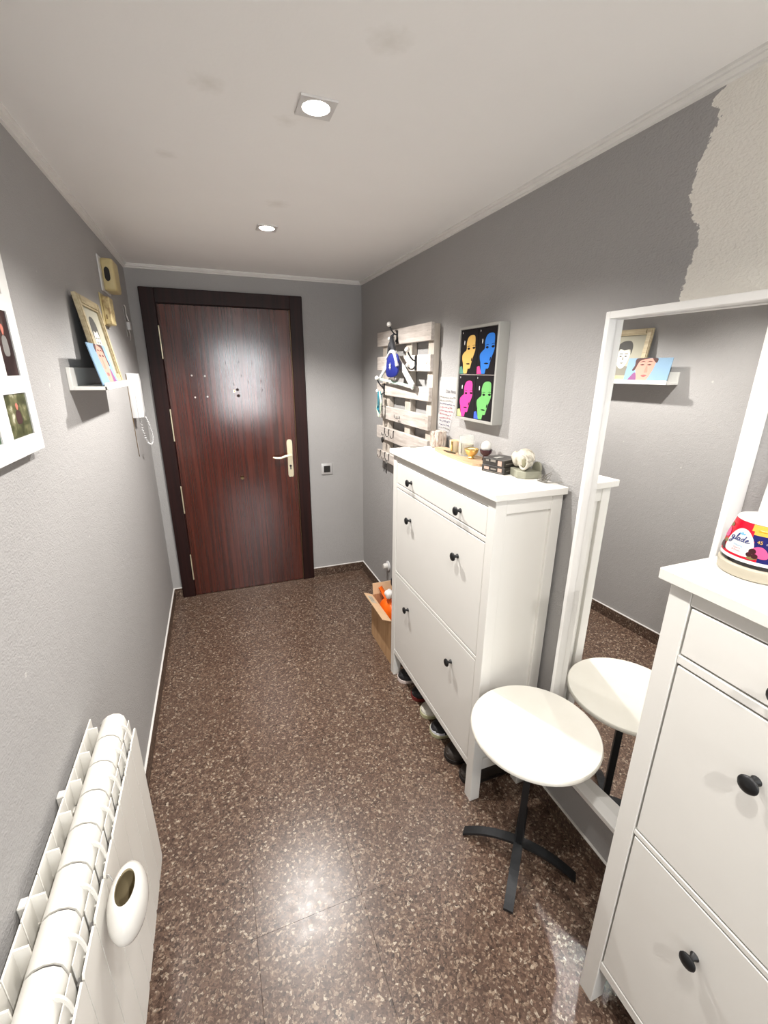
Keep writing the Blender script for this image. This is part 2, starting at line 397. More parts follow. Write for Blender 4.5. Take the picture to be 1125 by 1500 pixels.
# ================================================================== STRUCTURE
# ---- floor: terrazzo tiles 33 x 33 cm on a bed, fine joints
TS = 0.33
floor = struct('floor', nb(-0.12, W + 0.12, YN - 0.1, 0.12, -0.08, -0.004), 'grout')
xs = [0.0] + [0.045 + TS * i for i in range(5) if 0.0 < 0.045 + TS * i < W] + [W]
ys = []; y = -2.341
while y < -0.02: y += TS
y -= TS if y > 0 else 0
top = [0.0]; yy = y
while yy > YN: top.append(yy); yy -= TS
top.append(YN)
tile_mesh = {}
for i in range(len(xs) - 1):
    for j in range(len(top) - 1):
        x0, x1, y1, y0 = xs[i], xs[i + 1], top[j], top[j + 1]
        key = (round(x1 - x0, 3), round(y1 - y0, 3))
        cx, cy = (x0 + x1) / 2, (y0 + y1) / 2
        if key not in tile_mesh:
            g = 0.00022
            o = link('floor_tile', nb(-key[0] / 2 + g, key[0] / 2 - g, -key[1] / 2 + g, key[1] / 2 - g, -0.02, 0.0, bev=0.0003), 'floor_terrazzo', floor)
            tile_mesh[key] = o; o.location = (cx, cy, 0)
        else: share('floor_tile', tile_mesh[key], floor, (cx, cy, 0))

# ---- walls
struct('wall_left', nb(-0.12, 0, YN - 0.1, 0.12, 0, H + 0.1), 'wall_paint')
struct('wall_right', nb(W, W + 0.12, YN - 0.1, 0.12, 0, H + 0.1), 'wall_paint_patched')
DX0, DX1, DZ = 0.062, 1.050, 2.100          # outside of the door casing
bm = bmesh.new()
box(bm, 0, DX0 + 0.03, 0, 0.12, 0, H + 0.1); box(bm, DX1 - 0.03, W, 0, 0.12, 0, H + 0.1); box(bm, DX0 + 0.03, DX1 - 0.03, 0, 0.12, DZ - 0.03, H + 0.1)
struct('wall_far', bm, 'wall_paint')
NX0, NX1, NZ0, NZ1 = 0.52, 1.42, 0.75, 2.05   # daylight window in the end wall behind the camera
bm = bmesh.new()
for a in ((0, NX0, 0, H + 0.1), (NX1, W, 0, H + 0.1), (NX0, NX1, NZ1, H + 0.1), (NX0, NX1, 0, NZ0)): box(bm, a[0], a[1], YN - 0.1, YN, a[2], a[3])
struct('wall_near', bm, 'wall_paint')
bm = bmesh.new(); f = 0.05
for a in ((NX0, NX0 + f, NZ0, NZ1), (NX1 - f, NX1, NZ0, NZ1), (NX0 + f, NX1 - f, NZ1 - f, NZ1), (NX0 + f, NX1 - f, NZ0, NZ0 + f), ((NX0 + NX1) / 2 - 0.03, (NX0 + NX1) / 2 + 0.03, NZ0 + f, NZ1 - f)):
    box(bm, a[0], a[1], YN - 0.07, YN + 0.01, a[2], a[3], bev=0.004)
win = struct('window_1', bm, 'cornice_white')
for a, b in ((NX0 + f, (NX0 + NX1) / 2 - 0.03), ((NX0 + NX1) / 2 + 0.03, NX1 - f)):
    link('pane', nb(a, b, YN - 0.05, YN - 0.04, NZ0 + f, NZ1 - f), 'window_daylight', win)

# ---- ceiling with round-bodied square cut-outs for the downlights
bm = bmesh.new(); hs = 0.036
gx = [-0.12, LX - hs, LX + hs, W + 0.12]; gy = [YN - 0.1]
for ly in sorted(LAMPS): gy += [ly - hs, ly + hs]
gy.append(0.12)
for i in range(3):
    for j in range(len(gy) - 1):
        if i == 1 and j % 2 == 1: continue
        box(bm, gx[i], gx[i + 1], gy[j], gy[j + 1], H, H + 0.1)
bmesh.ops.remove_doubles(bm, verts=bm.verts[:], dist=1e-5)
struct('ceiling', bm, 'ceiling')

# ---- cornice: a thin stepped plaster bead along the ceiling
CP = [(0, 0), (0.022, 0), (0.022, -0.006), (0.017, -0.009), (0.017, -0.013), (0.008, -0.018), (0.008, -0.022), (0, -0.024)]
def cornice(name, fn, t0, t1):
    bm = bmesh.new(); prism(bm, CP, fn, t0, t1); struct(name, bm, 'cornice_white')
cornice('trim_1', lambda u, v, t: (u, t, H + v), YN, 0)
cornice('trim_2', lambda u, v, t: (W - u, t, H + v), YN, 0)
cornice('trim_3', lambda u, v, t: (t, -u, H + v), 0, W)

# ---- skirting: dark terrazzo strips with a white bead of caulk on top
SK, ST = 0.074, 0.010
def skirting(name, segs, axis, wall, sgn):
    bm = bmesh.new()
    for a, b in segs:
        if axis == 'y': box(bm, *sorted((wall, wall + sgn * (ST - 0.001))), a, b, SK, SK + 0.006, bev=0.0015)
        else: box(bm, a, b, *sorted((wall, wall + sgn * (ST - 0.001))), SK, SK + 0.006, bev=0.0015)
    o = struct(name, bm, 'caulk'); first = None
    for a, b in segs:
        t = b
        while t > a + 0.01:
            s = max(a, t - TS)
            if axis == 'y': q = nb(*sorted((wall, wall + sgn * ST)), s + 0.001, t - 0.001, 0, SK, bev=0.0008)
            else: q = nb(s + 0.001, t - 0.001, *sorted((wall, wall + sgn * ST)), 0, SK, bev=0.0008)
            link('skirting_tile', q, 'skirting_terrazzo', o); t = s
skirting('baseboard_left', [(YN, -ST)], 'y', 0.0, 1)
skirting('baseboard_right', [(YN, -ST)], 'y', W, -1)
skirting('baseboard_far', [(0, DX0), (DX1, W)], 'x', 0.0, -1)

# ---- front door
bm = bmesh.new()
bw = 0.086
prof = [(DX0, DX0 + bw), (DX1 - bw, DX1)]
box(bm, DX0, DX0 + bw, -0.022, 0.06, 0, DZ, bev=0.004); box(bm, DX1 - bw, DX1, -0.022, 0.06, 0, DZ, bev=0.004)
box(bm, DX0 + bw - 0.004, DX1 - bw + 0.004, -0.022, 0.06, DZ - bw, DZ, bev=0.004)
door = struct('door_1', bm, 'door_frame_wood')
lx0, lx1, lz = DX0 + bw + 0.002, DX1 - bw - 0.003, DZ - bw - 0.003
leaf = link('door_leaf', nb(lx0, lx1, -0.010, 0.034, 0.004, lz, bev=0.002), 'door_leaf', door)
link('brass_edge', nb(lx1 + 0.0005, lx1 + 0.0025, -0.013, 0.0, 0.01, lz), 'brass_dark', door)
for a, b in ((1.691, 1.881), (1.168, 1.371), (0.658, 0.849), (0.142, 0.337)):
    bm = bmesh.new(); lathe(bm, [(0.0045, a), (0.0045, b)], 10, (lx0 - 0.002, -0.026, 0))
    for z in (a, b): ball(bm, (lx0 - 0.002, -0.026, z), 0.005, 8, 5)
    link('hinge', bm, 'brass_pale', door, smooth=True)
# handle plate, lever and keyhole
hx = 0.911
poly = smooth_closed([(-.019, -.125), (0, -.138), (.019, -.125), (.0175, 0), (.020, .11), (.012, .138), (-.012, .138), (-.020, .11), (-.0175, 0)], 3)
bm = bmesh.new(); prism(bm, poly, lambda u, v, t: (hx + u, -0.010 - t, 1.0 + v), 0, 0.006)
hp = link('handle_plate', bm, 'brass_pale', leaf)
bm = bmesh.new(); lathe(bm, [(0.011, 0), (0.011, 0.02), (0.008, 0.03), (0.008, 0.046)], 12, (hx, -0.062, 1.028), 'Y')
tube(bm, smooth_open([(hx + .006, -.058, 1.03), (hx - .03, -.06, 1.028), (hx - .075, -.058, 1.015), (hx - .115, -.055, 1.018), (hx - .128, -.054, 1.024)], 5), 0.008, 8, 0.6, flat=(1, 1.2))
link('lever', bm, 'brass_pale', hp, smooth=True)
bm = bmesh.new(); lathe(bm, [(0.0085, 0), (0.0085, 0.0015)], 12, (hx, -0.0178, 0.945), 'Y'); box(bm, hx - .004, hx + .004, -.0178, -.016, .918, .942)
link('keyhole', bm, 'hole_dark', hp)
bm = bmesh.new(); lathe(bm, [(0.014, 0), (0.012, 0.008), (0.005, 0.010), (0.0, 0.010)][::-1], 14, (0.56, -0.0205, 0.881), 'Y', cap=False); lathe(bm, [(0.006, 0), (0.006, 0.004)], 10, (0.56, -0.0245, 0.881), 'Y')
link('bolt_knob', bm, 'brass_dark', leaf, smooth=True)
bm = bmesh.new(); lathe(bm, [(0.0085, 0), (0.0085, 0.006)], 14, (0.56, -0.016, 1.485), 'Y'); link('peephole', bm, 'brass', leaf)
bm = bmesh.new(); lathe(bm, [(0.004, 0), (0.004, 0.002)], 10, (0.56, -0.0175, 1.485), 'Y'); link('peephole_lens', bm, 'hole_dark', leaf)
for sx, sz in ((0.304, 1.587), (0.383, 1.584), (0.309, 1.448), (0.386, 1.451)):
    bm = bmesh.new(); ball(bm, (sx, -0.0105, sz), 0.0055, 8, 5, (1, .5, 1.1)); link('filler_plug', bm, 'screw_white', leaf)
for sx, sz, r in ((0.585, 1.455, .011), (0.582, 1.495, .010)):
    bm = bmesh.new(); ball(bm, (sx, -0.0100, sz), r, 10, 5, (1, .12, 1)); link('varnish_scar', bm, 'door_frame_wood', leaf)
for (sx, sz, ang) in ((.52, 1.67, 0), (.605, 1.675, .6), (.614, 1.585, .3), (.69, 1.665, .2), (.655, 1.545, .1), (.56, 1.53, -.5), (.742, 1.55, .2), (.745, 1.49, .1)):
    bm = bmesh.new(); L = .009
    tube(bm, [(sx - L * math.sin(ang), -.0102, sz - L * math.cos(ang)), (sx + .002, -.0106, sz), (sx + L * math.sin(ang), -.0102, sz + L * math.cos(ang))], 0.0018, 5); link('scratch', bm, 'door_frame_wood', leaf)

# ================================================================== LAMPS
def lamp_label(i):
    return ['square recessed ceiling downlight closest to the wooden front door', 'square recessed ceiling downlight over the tall white shoe cabinet with ornaments',
            'square recessed ceiling downlight above the radiator and the cabinet with the air freshener', 'square recessed ceiling downlight closest to the daylight window'][i]
for i, ly in enumerate(LAMPS):
    t = Thing('ceiling_downlight', (LX, ly, H), lamp_label(i), 'ceiling light', 'recessed downlights along the corridor')
    bm = bmesh.new(); q = 0.043
    n = 32; inner = []; outer = []; inner2 = []; outer2 = []
    for j in range(n):
        a = 2 * PI * j / n; c, s = math.cos(a), math.sin(a); m = max(abs(c), abs(s))
        inner.append(bm.verts.new((LX + .033 * c, ly + .033 * s, H - .004))); outer.append(bm.verts.new((LX + q * c / m, ly + q * s / m, H - .005)))
        inner2.append(bm.verts.new((LX + .032 * c, ly + .032 * s, H + .03))); outer2.append(bm.verts.new((LX + q * c / m, ly + q * s / m, H - .0002)))
    for j in range(n):
        k2 = (j + 1) % n
        bm.faces.new((inner[j], inner[k2], outer[k2], outer[j])); bm.faces.new((inner[j], inner2[j], inner2[k2], inner[k2])); bm.faces.new((outer[j], outer[k2], outer2[k2], outer2[j]))
    t.part('frame', bm, 'lamp_frame')
    bm = bmesh.new(); lathe(bm, [(0.0318, 0.031), (0.0318, 0.008), (0.026, 0.0025), (0.0, 0.0015)], 24, (LX, ly, H), cap=False)
    t.part('bulb_face', bm, 'lamp_glow', smooth=True, label='glowing round lamp face')
    ld = bpy.data.lights.new('downlight_beam', 'SPOT'); ld.energy = LAMP_POWER[i]; ld.color = (1.0, 0.967, 0.925)
    ld.spot_size = math.radians(139); ld.spot_blend = 0.46; ld.shadow_soft_size = 0.028
    lo = bpy.data.objects.new('downlight_beam', ld); C.objects.link(lo); lo.parent = t.o; lo.location = (0, 0, -0.034)
    # spot points straight down by default

# ================================================================== SHOE CABINETS
CX0, CX1 = 1.1925, W - 0.0112       # slab front, back
CY0, CY1 = -2.200, -1.310
def make_cabinet():
    t = Thing('shoe_cabinet', ((CX0 + CX1) / 2, (CY0 + CY1) / 2, 0), 'tall white shoe cabinet with ornaments, tray and boxes on its top', 'shoe cabinet', 'white shoe cabinets against the right wall')
    B = 0.0015
    t.part('top_panel', nb(CX0, CX1, CY0, CY1, 1.247, 1.27, bev=B), 'cabinet_white')
    fx = CX0 + 0.015; y0, y1 = CY0 + 0.018, CY1 - 0.018; p = 0.042; bx = CX1 - 0.001
    first = None
    for (a, b) in ((fx, y0), (fx, y1 - p), (bx - p, y0), (bx - p, y1 - p)):
        t.part('leg', nb(a, a + p, b, b + p, 0, 1.247, bev=B), 'cabinet_white')
    for ya, yb in ((y0 + 0.012, y0 + 0.022), (y1 - 0.022, y1 - 0.012)):
        t.part('side_panel', nb(fx + p, bx - p, ya, yb, 0.16, 1.247), 'cabinet_white')
    for ya, yb in ((y0 + 0.002, y0 + 0.012), (y1 - 0.012, y1 - 0.002)):
        t.part('side_rail', nb(fx + p, bx - p, ya, yb, 1.195, 1.247, bev=B), 'cabinet_white')
        t.part('side_rail', nb(fx + p, bx - p, ya, yb, 0.145, 0.195, bev=B), 'cabinet_white')
    t.part('back_panel', nb(bx - 0.012, bx - 0.004, y0 + p, y1 - p, 0.145, 1.24), 'cabinet_white')
    t.part('bottom_shelf', nb(fx + p, bx - 0.012, y0 + 0.022, y1 - 0.022, 0.16, 0.175), 'cabinet_white')
    for za, zb in ((1.214, 1.247), (1.090, 1.108), (0.632, 0.646), (0.143, 0.172)):
        t.part('rail', nb(fx + 0.0015, fx + 0.022, y0 + p, y1 - p, za, zb, bev=B), 'cabinet_white')
    def knob(parent, y, z, cache=[]):
        if not cache:
            bm = bmesh.new()
            lathe(bm, [(0.009, 0), (0.0085, -0.002), (0.0055, -0.006), (0.005, -0.014), (0.009, -0.017), (0.0155, -0.019), (0.0165, -0.022), (0.0145, -0.0255), (0.008, -0.028), (0.0, -0.0287)], 18, axis='X')
            k0 = link('knob', bm, 'knob_black', parent, smooth=True); cache.append(k0)
            k0.location = (fx + 0.002 - t.loc[0], y - t.loc[1], z); k0['label'] = 'dark round metal knob'
        else:
            k1 = share('knob', cache[0], parent, (fx + 0.002 - t.loc[0], y - t.loc[1], z)); k1['label'] = 'dark round metal knob'
    g = 0.0036
    for nm, za, zb, zk in (('drawer', 1.112, 1.2100, 1.150), ('flap_door', 0.650, 1.0858, 0.972), ('flap_door', 0.176, 0.6278, 0.508)):
        d = t.part(nm, nb(fx + 0.002, fx + 0.020, y0 + p + g, y1 - p - g, za, zb, bev=0.0018), 'cabinet_white')
        for yk in (-1.540, -1.970): knob(d, yk, zk)
    return t
cab = make_cabinet()
cab2 = copy_tree(cab.o); cab2.location.y += -1.434
cab2['label'] = 'tall white shoe cabinet with the red and blue air freshener on its top'

# ================================================================== MIRROR
MY0, MY1, MZ0, MZ1 = -2.698, -2.284, 0.276, 1.782
MXF = W - 0.050
t = Thing('wall_mirror', (W, (MY0 + MY1) / 2, MZ0), 'tall narrow wall mirror in a deep white frame behind the round side table', 'mirror')
fw = 0.014
for nm, a in (('stile', (MY0, MY0 + fw, MZ0, MZ1)), ('stile', (MY1 - fw, MY1, MZ0, MZ1)), ('rail', (MY0 + fw, MY1 - fw, MZ1 - fw - .004, MZ1)), ('rail', (MY0 + fw, MY1 - fw, MZ0, MZ0 + fw + .004))):
    t.part(nm, nb(MXF, W - 0.001, *a, bev=0.0012), 'mirror_white')
bm = bmesh.new()
gl = lambda y: 1.4680 - 0.0435 * (y + 2.49)
a, b = MY0 + fw + .0005, MY1 - fw - .0005
zb, zt = MZ0 + fw + .0045, MZ1 - fw - .0045; tb = 0.0051
lo = [bm.verts.new((gl(y) + 0.00512 * (zb - 1.03) * 0 + e, y, z)) for e in (0, 0.003) for y in (a, b) for z in (zb, zt)]
for f4 in ((0, 1, 3, 2), (4, 6, 7, 5), (0, 4, 5, 1), (2, 3, 7, 6), (0, 2, 6, 4), (1, 5, 7, 3)): bm.faces.new([lo[i] for i in f4])
t.part('mirror_glass', bm, 'mirror_glass')
t.part('backing', nb(W - 0.003, W - 0.0005, MY0 + .004, MY1 - .004, MZ0 + .004, MZ1 - .004), 'cardboard')

# ================================================================== ROUND SIDE TABLE
SX, SY, SZ, SR = 1.258, -2.415, 0.562, 0.198
t = Thing('side_table', (SX, SY, 0), 'small round pale side table with black cross foot in front of the mirror', 'side table')
bm = bmesh.new(); lathe(bm, [(SR - .006, -.016), (SR - .001, -.013), (SR, -.008), (SR - .001, -.003), (SR - .004, 0), (0, 0)], 64, (SX, SY, SZ)); t.part('tabletop', bm, 'marble_top', smooth=True)
bm = bmesh.new(); lathe(bm, [(0.045, -.022), (0.045, -.0162)], 20, (SX, SY, SZ)); t.part('mounting_plate', bm, 'black_metal')
bm = nb(-.011, .011, -.011, .011, 0.045, SZ - .022, bev=.0015)
bmesh.ops.rotate(bm, verts=bm.verts[:], cent=(0, 0, 0), matrix=Matrix.Rotation(0.8, 3, 'Z')); bmesh.ops.translate(bm, verts=bm.verts[:], vec=(SX, SY, 0)); t.part('post', bm, 'black_metal')
for kx in range(4):
    a = math.radians(45 + 90 * kx); ca, sa = math.cos(a), math.sin(a)
    bm = bmesh.new(); n = 12; rows = []
    for i in range(n + 1):
        s = i / n; r = 0.012 * 0 + 0.192 * s; z = 0.060 * (1 - s ** 2.2) + .001
        hw = 0.0160 - 0.001 * s; th = 0.010
        rows.append([bm.verts.new((SX + r * ca - o * sa, SY + r * sa + o * ca, z + h)) for o, h in ((-hw, 0), (hw, 0), (hw, th), (-hw, th))])
    for p_, q_ in zip(rows, rows[1:]):
        for j in range(4): bm.faces.new((p_[j], p_[(j + 1) % 4], q_[(j + 1) % 4], q_[j]))
    bm.faces.new(rows[0]); bm.faces.new(rows[-1])
    t.part('foot_arm', bm, 'black_metal')

# ================================================================== RADIATOR
NP, PITCH, RY = 13, 0.0813, -2.116
RB, RT = 0.168, 0.736
t = Thing('radiator', (0.07, RY - NP * PITCH / 2, 0), 'white aluminium section radiator on the wall below the photo collage', 'radiator')
def section(t):
    """one section, local y from 0 (far) to -PITCH"""
    g = 0.0012; w0, w1 = -PITCH + g, -g; mid = -PITCH / 2
    bm = bmesh.new()
    # water column with its rounded cap
    prof = [(0.040, RB + .05), (0.042, RT - .030), (0.050, RT - .012), (0.062, RT - .003), (0.076, RT), (0.090, RT - .004), (0.099, RT - .014), (0.103, RT - .034), (0.103, RB + .05)]
    prism(bm, prof, lambda u, v, s: (u, s, v), w0 + .0012, w1 - .0012)
    # back fin, ribs
    box(bm, 0.020, 0.0235, w0, w1, RB, RT, bev=.0008)
    box(bm, 0.0235, 0.045, mid - .0018, mid + .0018, RB + .01, RT - .001)
    box(bm, 0.103, 0.1165, mid - .0018, mid + .0018, RB + .02, RT - .075)
    # curved bracket from cap to front plate
    n = 7; pr = []
    for i in range(n + 1):
        a = i / n * PI / 2; pr.append((0.098 + 0.0195 * math.sin(a), RT - .062 + 0.052 * math.cos(a)))
    pr += [(0.1140, RT - .066), (0.112, RT - .045), (0.106, RT - .026), (0.098, RT - .02)]
    prism(bm, pr, lambda u, v, s: (u, s, v), mid - .0022, mid + .0022)
    sec = bm
    bm = bmesh.new()
    c = 0.007; zt = RT - .060
    poly = [(w0, RB + c), (w0 + c, RB), (w1 - c, RB), (w1, RB + c), (w1, zt - c), (w1 - c * .6, zt), (w0 + c * .6, zt), (w0, zt - c)]
    prism(bm, poly, lambda u, v, s: (s, u, v), 0.1165, 0.1205)
    box(bm, 0.1075, 0.1095, w0 + .004, w1 - .004, RB + .03, RT - .030)
    return sec, bm
sec_bm, plate_bm = section(t)
s0 = p0 = None
for i in range(NP):
    y = RY - i * PITCH
    if s0 is None:
        s0 = link('section', sec_bm, 'radiator_white', t.o, smooth=True); s0.location = (-t.loc[0], y - t.loc[1], 0)
        p0 = link('front_plate', plate_bm, 'radiator_white', s0)
    else:
        s = share('section', s0, t.o, (-t.loc[0], y - t.loc[1], 0)); share('front_plate', p0, s, (0, 0, 0))
for z in (RB + .045, RT - .045):
    bm = bmesh.new(); lathe(bm, [(0.0255, 0), (0.0255, -NP * PITCH)], 14, (0.072, RY, z), 'Y'); t.part('header_pipe', bm, 'radiator_gap_shade')
GP = [(0.046, RB + .06), (0.046, RT - .034), (0.054, RT - .016), (0.064, RT - .007), (0.076, RT - .0042), (0.088, RT - .008), (0.096, RT - .017), (0.099, RT - .036), (0.099, RB + .06)]
gk = None  # added dark fillers between sections; their colour stands in for shade in the seams
for i in range(1, NP):
    if gk is None:
        bm = bmesh.new(); prism(bm, GP, lambda u, v, s: (u, s, v), -.0024, .0024); box(bm, 0.111, 0.1165, -.006, .006, RB + .004, RT - .066); gk = link('gap_shade_filler', bm, 'radiator_gap_shade', t.o); gk.location = (-t.loc[0], RY - i * PITCH - t.loc[1], 0)
    else: share('gap_shade_filler', gk, t.o, (-t.loc[0], RY - i * PITCH - t.loc[1], 0))
bm = bmesh.new(); lathe(bm, [(0.006, 0), (0.006, 0.012), (0.0, 0.014)], 10, (0.045, RY - .002, RT - .030), 'Y'); t.part('bleed_valve', bm, 'metal_grey')
for yy in (-2.335, -2.56, -2.80, -3.03):
    bm = bmesh.new(); box(bm, 0.0012, 0.0195, yy - .010, yy + .010, RT - .06, RT - .012, bev=.002); box(bm, 0.010, 0.039, yy - .008, yy + .008, RT - .080, RT - .066); t.part('wall_bracket', bm, 'radiator_white')
for yy in (-2.335, -3.03):
    bm = bmesh.new(); box(bm, 0.0012, 0.0195, yy - .010, yy + .010, RB + .03, RB + .09, bev=.002); t.part('wall_bracket', bm, 'radiator_white')
bm = bmesh.new(); tube(bm, [(0.072, RY - NP * PITCH - .001, RB + .045), (0.072, RY - NP * PITCH - .06, RB + .045), (0.072, RY - NP * PITCH - .075, RB + .03), (0.072, RY - NP * PITCH - .078, 0.0)], 0.011, 10); t.part('supply_pipe', bm, 'radiator_white', smooth=True)

# ceramic humidifier hung on the front of the radiator
hc = Vector((0.1595, -2.555, 0.628)); rx, ry, rz = 0.0345, 0.070, 0.050
t = Thing('radiator_humidifier', (hc.x, hc.y, hc.z - rz), 'glossy white oval ceramic humidifier hung on the radiator front', 'humidifier')
bm = bmesh.new(); n = 32; rows = []
outer = [(0.0, -1.0), (0.30, -.96), (0.6, -.82), (0.84, -.58), (0.97, -.25), (1.0, 0.05), (0.96, .38), (0.84, .66), (0.68, .84), (0.56, .90), (0.50, .88)]
inner = [(0.48, .80), (0.62, .55), (0.72, .2), (0.66, -.3), (0.4, -.7), (0.0, -.8)]
def ring(rr, h): return [bm.verts.new((hc.x + rx * rr * math.cos(2 * PI * j / n), hc.y + ry * rr * math.sin(2 * PI * j / n), hc.z + rz * h)) for j in range(n)]
allr = outer + inner
rows = [ring(max(rr, 0.01), h) for rr, h in allr]
for i, (a, b) in enumerate(zip(rows, rows[1:])):
    for j in range(n):
        f4 = bm.faces.new((a[j], a[(j + 1) % n], b[(j + 1) % n], b[j])); f4.material_index = 1 if i >= len(outer) - 1 else 0
bm.faces.new(rows[0]); bm.faces.new(rows[-1]).material_index = 1
t.part('bowl', bm, ['ceramic_white', 'ceramic_inside'], smooth=True)
bm = bmesh.new(); tube(bm, smooth_open([(0.134, -2.530, .664), (0.130, -2.526, .674), (0.1248, -2.523, .676), (0.1238, -2.523, .668)], 4), 0.0016, 6); t.part('hook', bm, 'metal_grey')

# ================================================================== LEFT WALL
# ---- photo collage frame
FY1, FY0, FZ0, FZ1, FXD = -2.000, -2.600, 1.446, 2.02, 0.025
wins = [(-2.118, -2.045, 1.612, 1.742, 'photo_indoor'), (-2.162, -2.042, 1.486, 1.576, 'photo_forest'), (-2.162, -2.045, 1.775, 1.975, 'photo_beach'),
        (-2.335, -2.215, 1.486, 1.666, 'photo_green'), (-2.330, -2.160, 1.700, 1.800, 'photo_beach'), (-2.335, -2.215, 1.84, 1.975, 'photo_indoor'),
        (-2.55, -2.385, 1.486, 1.61, 'photo_forest'), (-2.55, -2.385, 1.65, 1.82, 'photo_green'), (-2.55, -2.385, 1.855, 1.975, 'photo_indoor')]
t = Thing('photo_collage_frame', (0, (FY0 + FY1) / 2, FZ0), 'large white multi photo frame hung on the wall above the radiator', 'picture frame')
bm = bmesh.new()
ysp = sorted({FY0, FY1} | {w for q in wins for w in q[:2]}); zsp = sorted({FZ0, FZ1} | {w for q in wins for w in q[2:4]})
for i in range(len(ysp) - 1):
    for j in range(len(zsp) - 1):
        cy, cz = (ysp[i] + ysp[i + 1]) / 2, (zsp[j] + zsp[j + 1]) / 2
        if any(w[0] < cy < w[1] and w[2] < cz < w[3] for w in wins): continue
        box(bm, 0.012, FXD, ysp[i], ysp[i + 1], zsp[j], zsp[j + 1])
bmesh.ops.remove_doubles(bm, verts=bm.verts[:], dist=1e-5)
bad = [f_ for f_ in bm.faces if all(len(e.link_faces) > 2 for e in f_.edges) and abs(f_.normal.x) < .5]
bmesh.ops.delete(bm, geom=bad, context='FACES_ONLY')
box(bm, 0.001, 0.012, FY0, FY1, FZ0, FZ1)
t.part('frame', bm, 'paper_white')
for w in wins:
    ph = t.part('photo', nb(0.0135, 0.0225, w[0] + .0005, w[1] - .0005, w[2] + .0005, w[3] - .0005), w[4])
    cy, cz = (w[0] + w[1]) / 2, (w[2] + w[3]) / 2; hh = w[3] - w[2]
    fn = lambda u, v, s: (0.0225 + s, cy - u, cz + v)
    bm = bmesh.new()       # small printed figure
    mats = ['skin_shade', 'metal_grey'] if w[4] != 'photo_forest' else ['skin_shade', 'hair_brown']
    prism(bm, smooth_closed([(-.013, .06 * hh), (0, .12 * hh), (.013, .06 * hh), (.014, -.16 * hh), (0, -.2 * hh), (-.014, -.16 * hh)], 3), fn, 0, .0002, 1)
    prism(bm, smooth_closed([(-.007, .22 * hh), (0, .29 * hh), (.007, .22 * hh), (0, .12 * hh)], 3), fn, 0, .0003, 0)
    t.part('printed_figure', bm, mats, ph)

# ---- picture ledge with a framed portrait and a printed card
LY0, LY1, LZ0 = -1.600, -1.070, 1.562
t = Thing('picture_ledge', (0, (LY0 + LY1) / 2, LZ0), 'white picture ledge holding a framed portrait and a blue card', 'wall shelf')
t.part('shelf_board', nb(0.012, 0.104, LY0, LY1, LZ0, LZ0 + .011, bev=.001), 'cabinet_white')
t.part('back_lip', nb(0.0005, 0.012, LY0, LY1, LZ0, LZ0 + .068, bev=.001), 'cabinet_white')
t.part('front_lip', nb(0.098, 0.1085, LY0, LY1, LZ0, LZ0 + .022, bev=.001), 'cabinet_white')
def leaning(xb, xt, z0, h):
    """plane leaning on the left wall; (u along -y from the far end, v up, t out of the face)"""
    a = math.asin((xb - xt) / h); ca, sa = math.cos(a), math.sin(a)
    return lambda y, v, s: (xb - v * sa + s * ca, y, z0 + v * ca + s * sa)
zs = LZ0 + .0118
# framed pencil portrait
fn = leaning(0.058, 0.014, zs, 0.298); a0, a1, hh = -1.418, -1.085, 0.298
t = Thing('framed_portrait', (0.045, (a0 + a1) / 2, zs), 'cream framed pencil portrait of a young man leaning on the ledge', 'picture frame')
def slab(f_, y0, y1, v0, v1, s0, s1, mi=0, bm=None):
    bm = bm or bmesh.new(); prism(bm, [(y0, v0), (y1, v0), (y1, v1), (y0, v1)], f_, s0, s1, mi); return bm
fb = 0.034
for nm, q in (('moulding', (a0, a0 + fb, 0, hh)), ('moulding', (a1 - fb, a1, 0, hh)), ('moulding', (a0 + fb, a1 - fb, hh - fb, hh)), ('moulding', (a0 + fb, a1 - fb, 0, fb))):
    bm = slab(fn, *q, 0, .012); slab(fn, q[0] + .006, q[1] - .006, q[2] + .006, q[3] - .006, .012, .016, 0, bm); t.part(nm, bm, 'cream_frame')
t.part('backing_board', slab(fn, a0 + .008, a1 - .008, .008, hh - .008, -.004, 0), 'black_cloth')
dr = t.part('drawing', slab(fn, a0 + fb, a1 - fb, fb, hh - fb, .002, .005), 'sketch_paper')
cy, cv = -1.262, 0.140
pf = lambda u, v, s: fn(cy - u, cv + v, .005 + s)
bm = bmesh.new()
prism(bm, smooth_closed([(-.075, -.106), (-.07, -.07), (-.03, -.05), (.03, -.05), (.07, -.07), (.075, -.106)], 4), pf, 0, .0002, 1)
prism(bm, smooth_closed([(-.04, .03), (-.037, -.02), (-.015, -.06), (.015, -.06), (.037, -.02), (.04, .03), (0, .06)], 4), pf, 0, .0004, 2)
prism(bm, smooth_closed([(-.046, .02), (-.05, .065), (-.02, .092), (.03, .092), (.05, .06), (.046, .015), (.036, .045), (0, .04), (-.03, .05), (-.04, .035)], 4), pf, 0, .0006, 0)
for sx in (-.017, .017):
    prism(bm, smooth_closed([(sx - .009, .006), (sx, .010), (sx + .009, .006), (sx, .002)], 3), pf, 0, .0007, 0)
    prism(bm, [(sx - .011, .019), (sx + .011, .019), (sx + .01, .023), (sx - .01, .023)], pf, 0, .0007, 0)
prism(bm, [(-.004, -.014), (.006, -.014), (.003, .004), (.0, .004)], pf, 0, .0007, 1)
prism(bm, smooth_closed([(-.012, -.032), (0, -.029), (.012, -.032), (0, -.038)], 3), pf, 0, .0007, 1)
t.part('pencil_lines', bm, ['sketch_dark', 'sketch_grey', 'sketch_face'], dr)
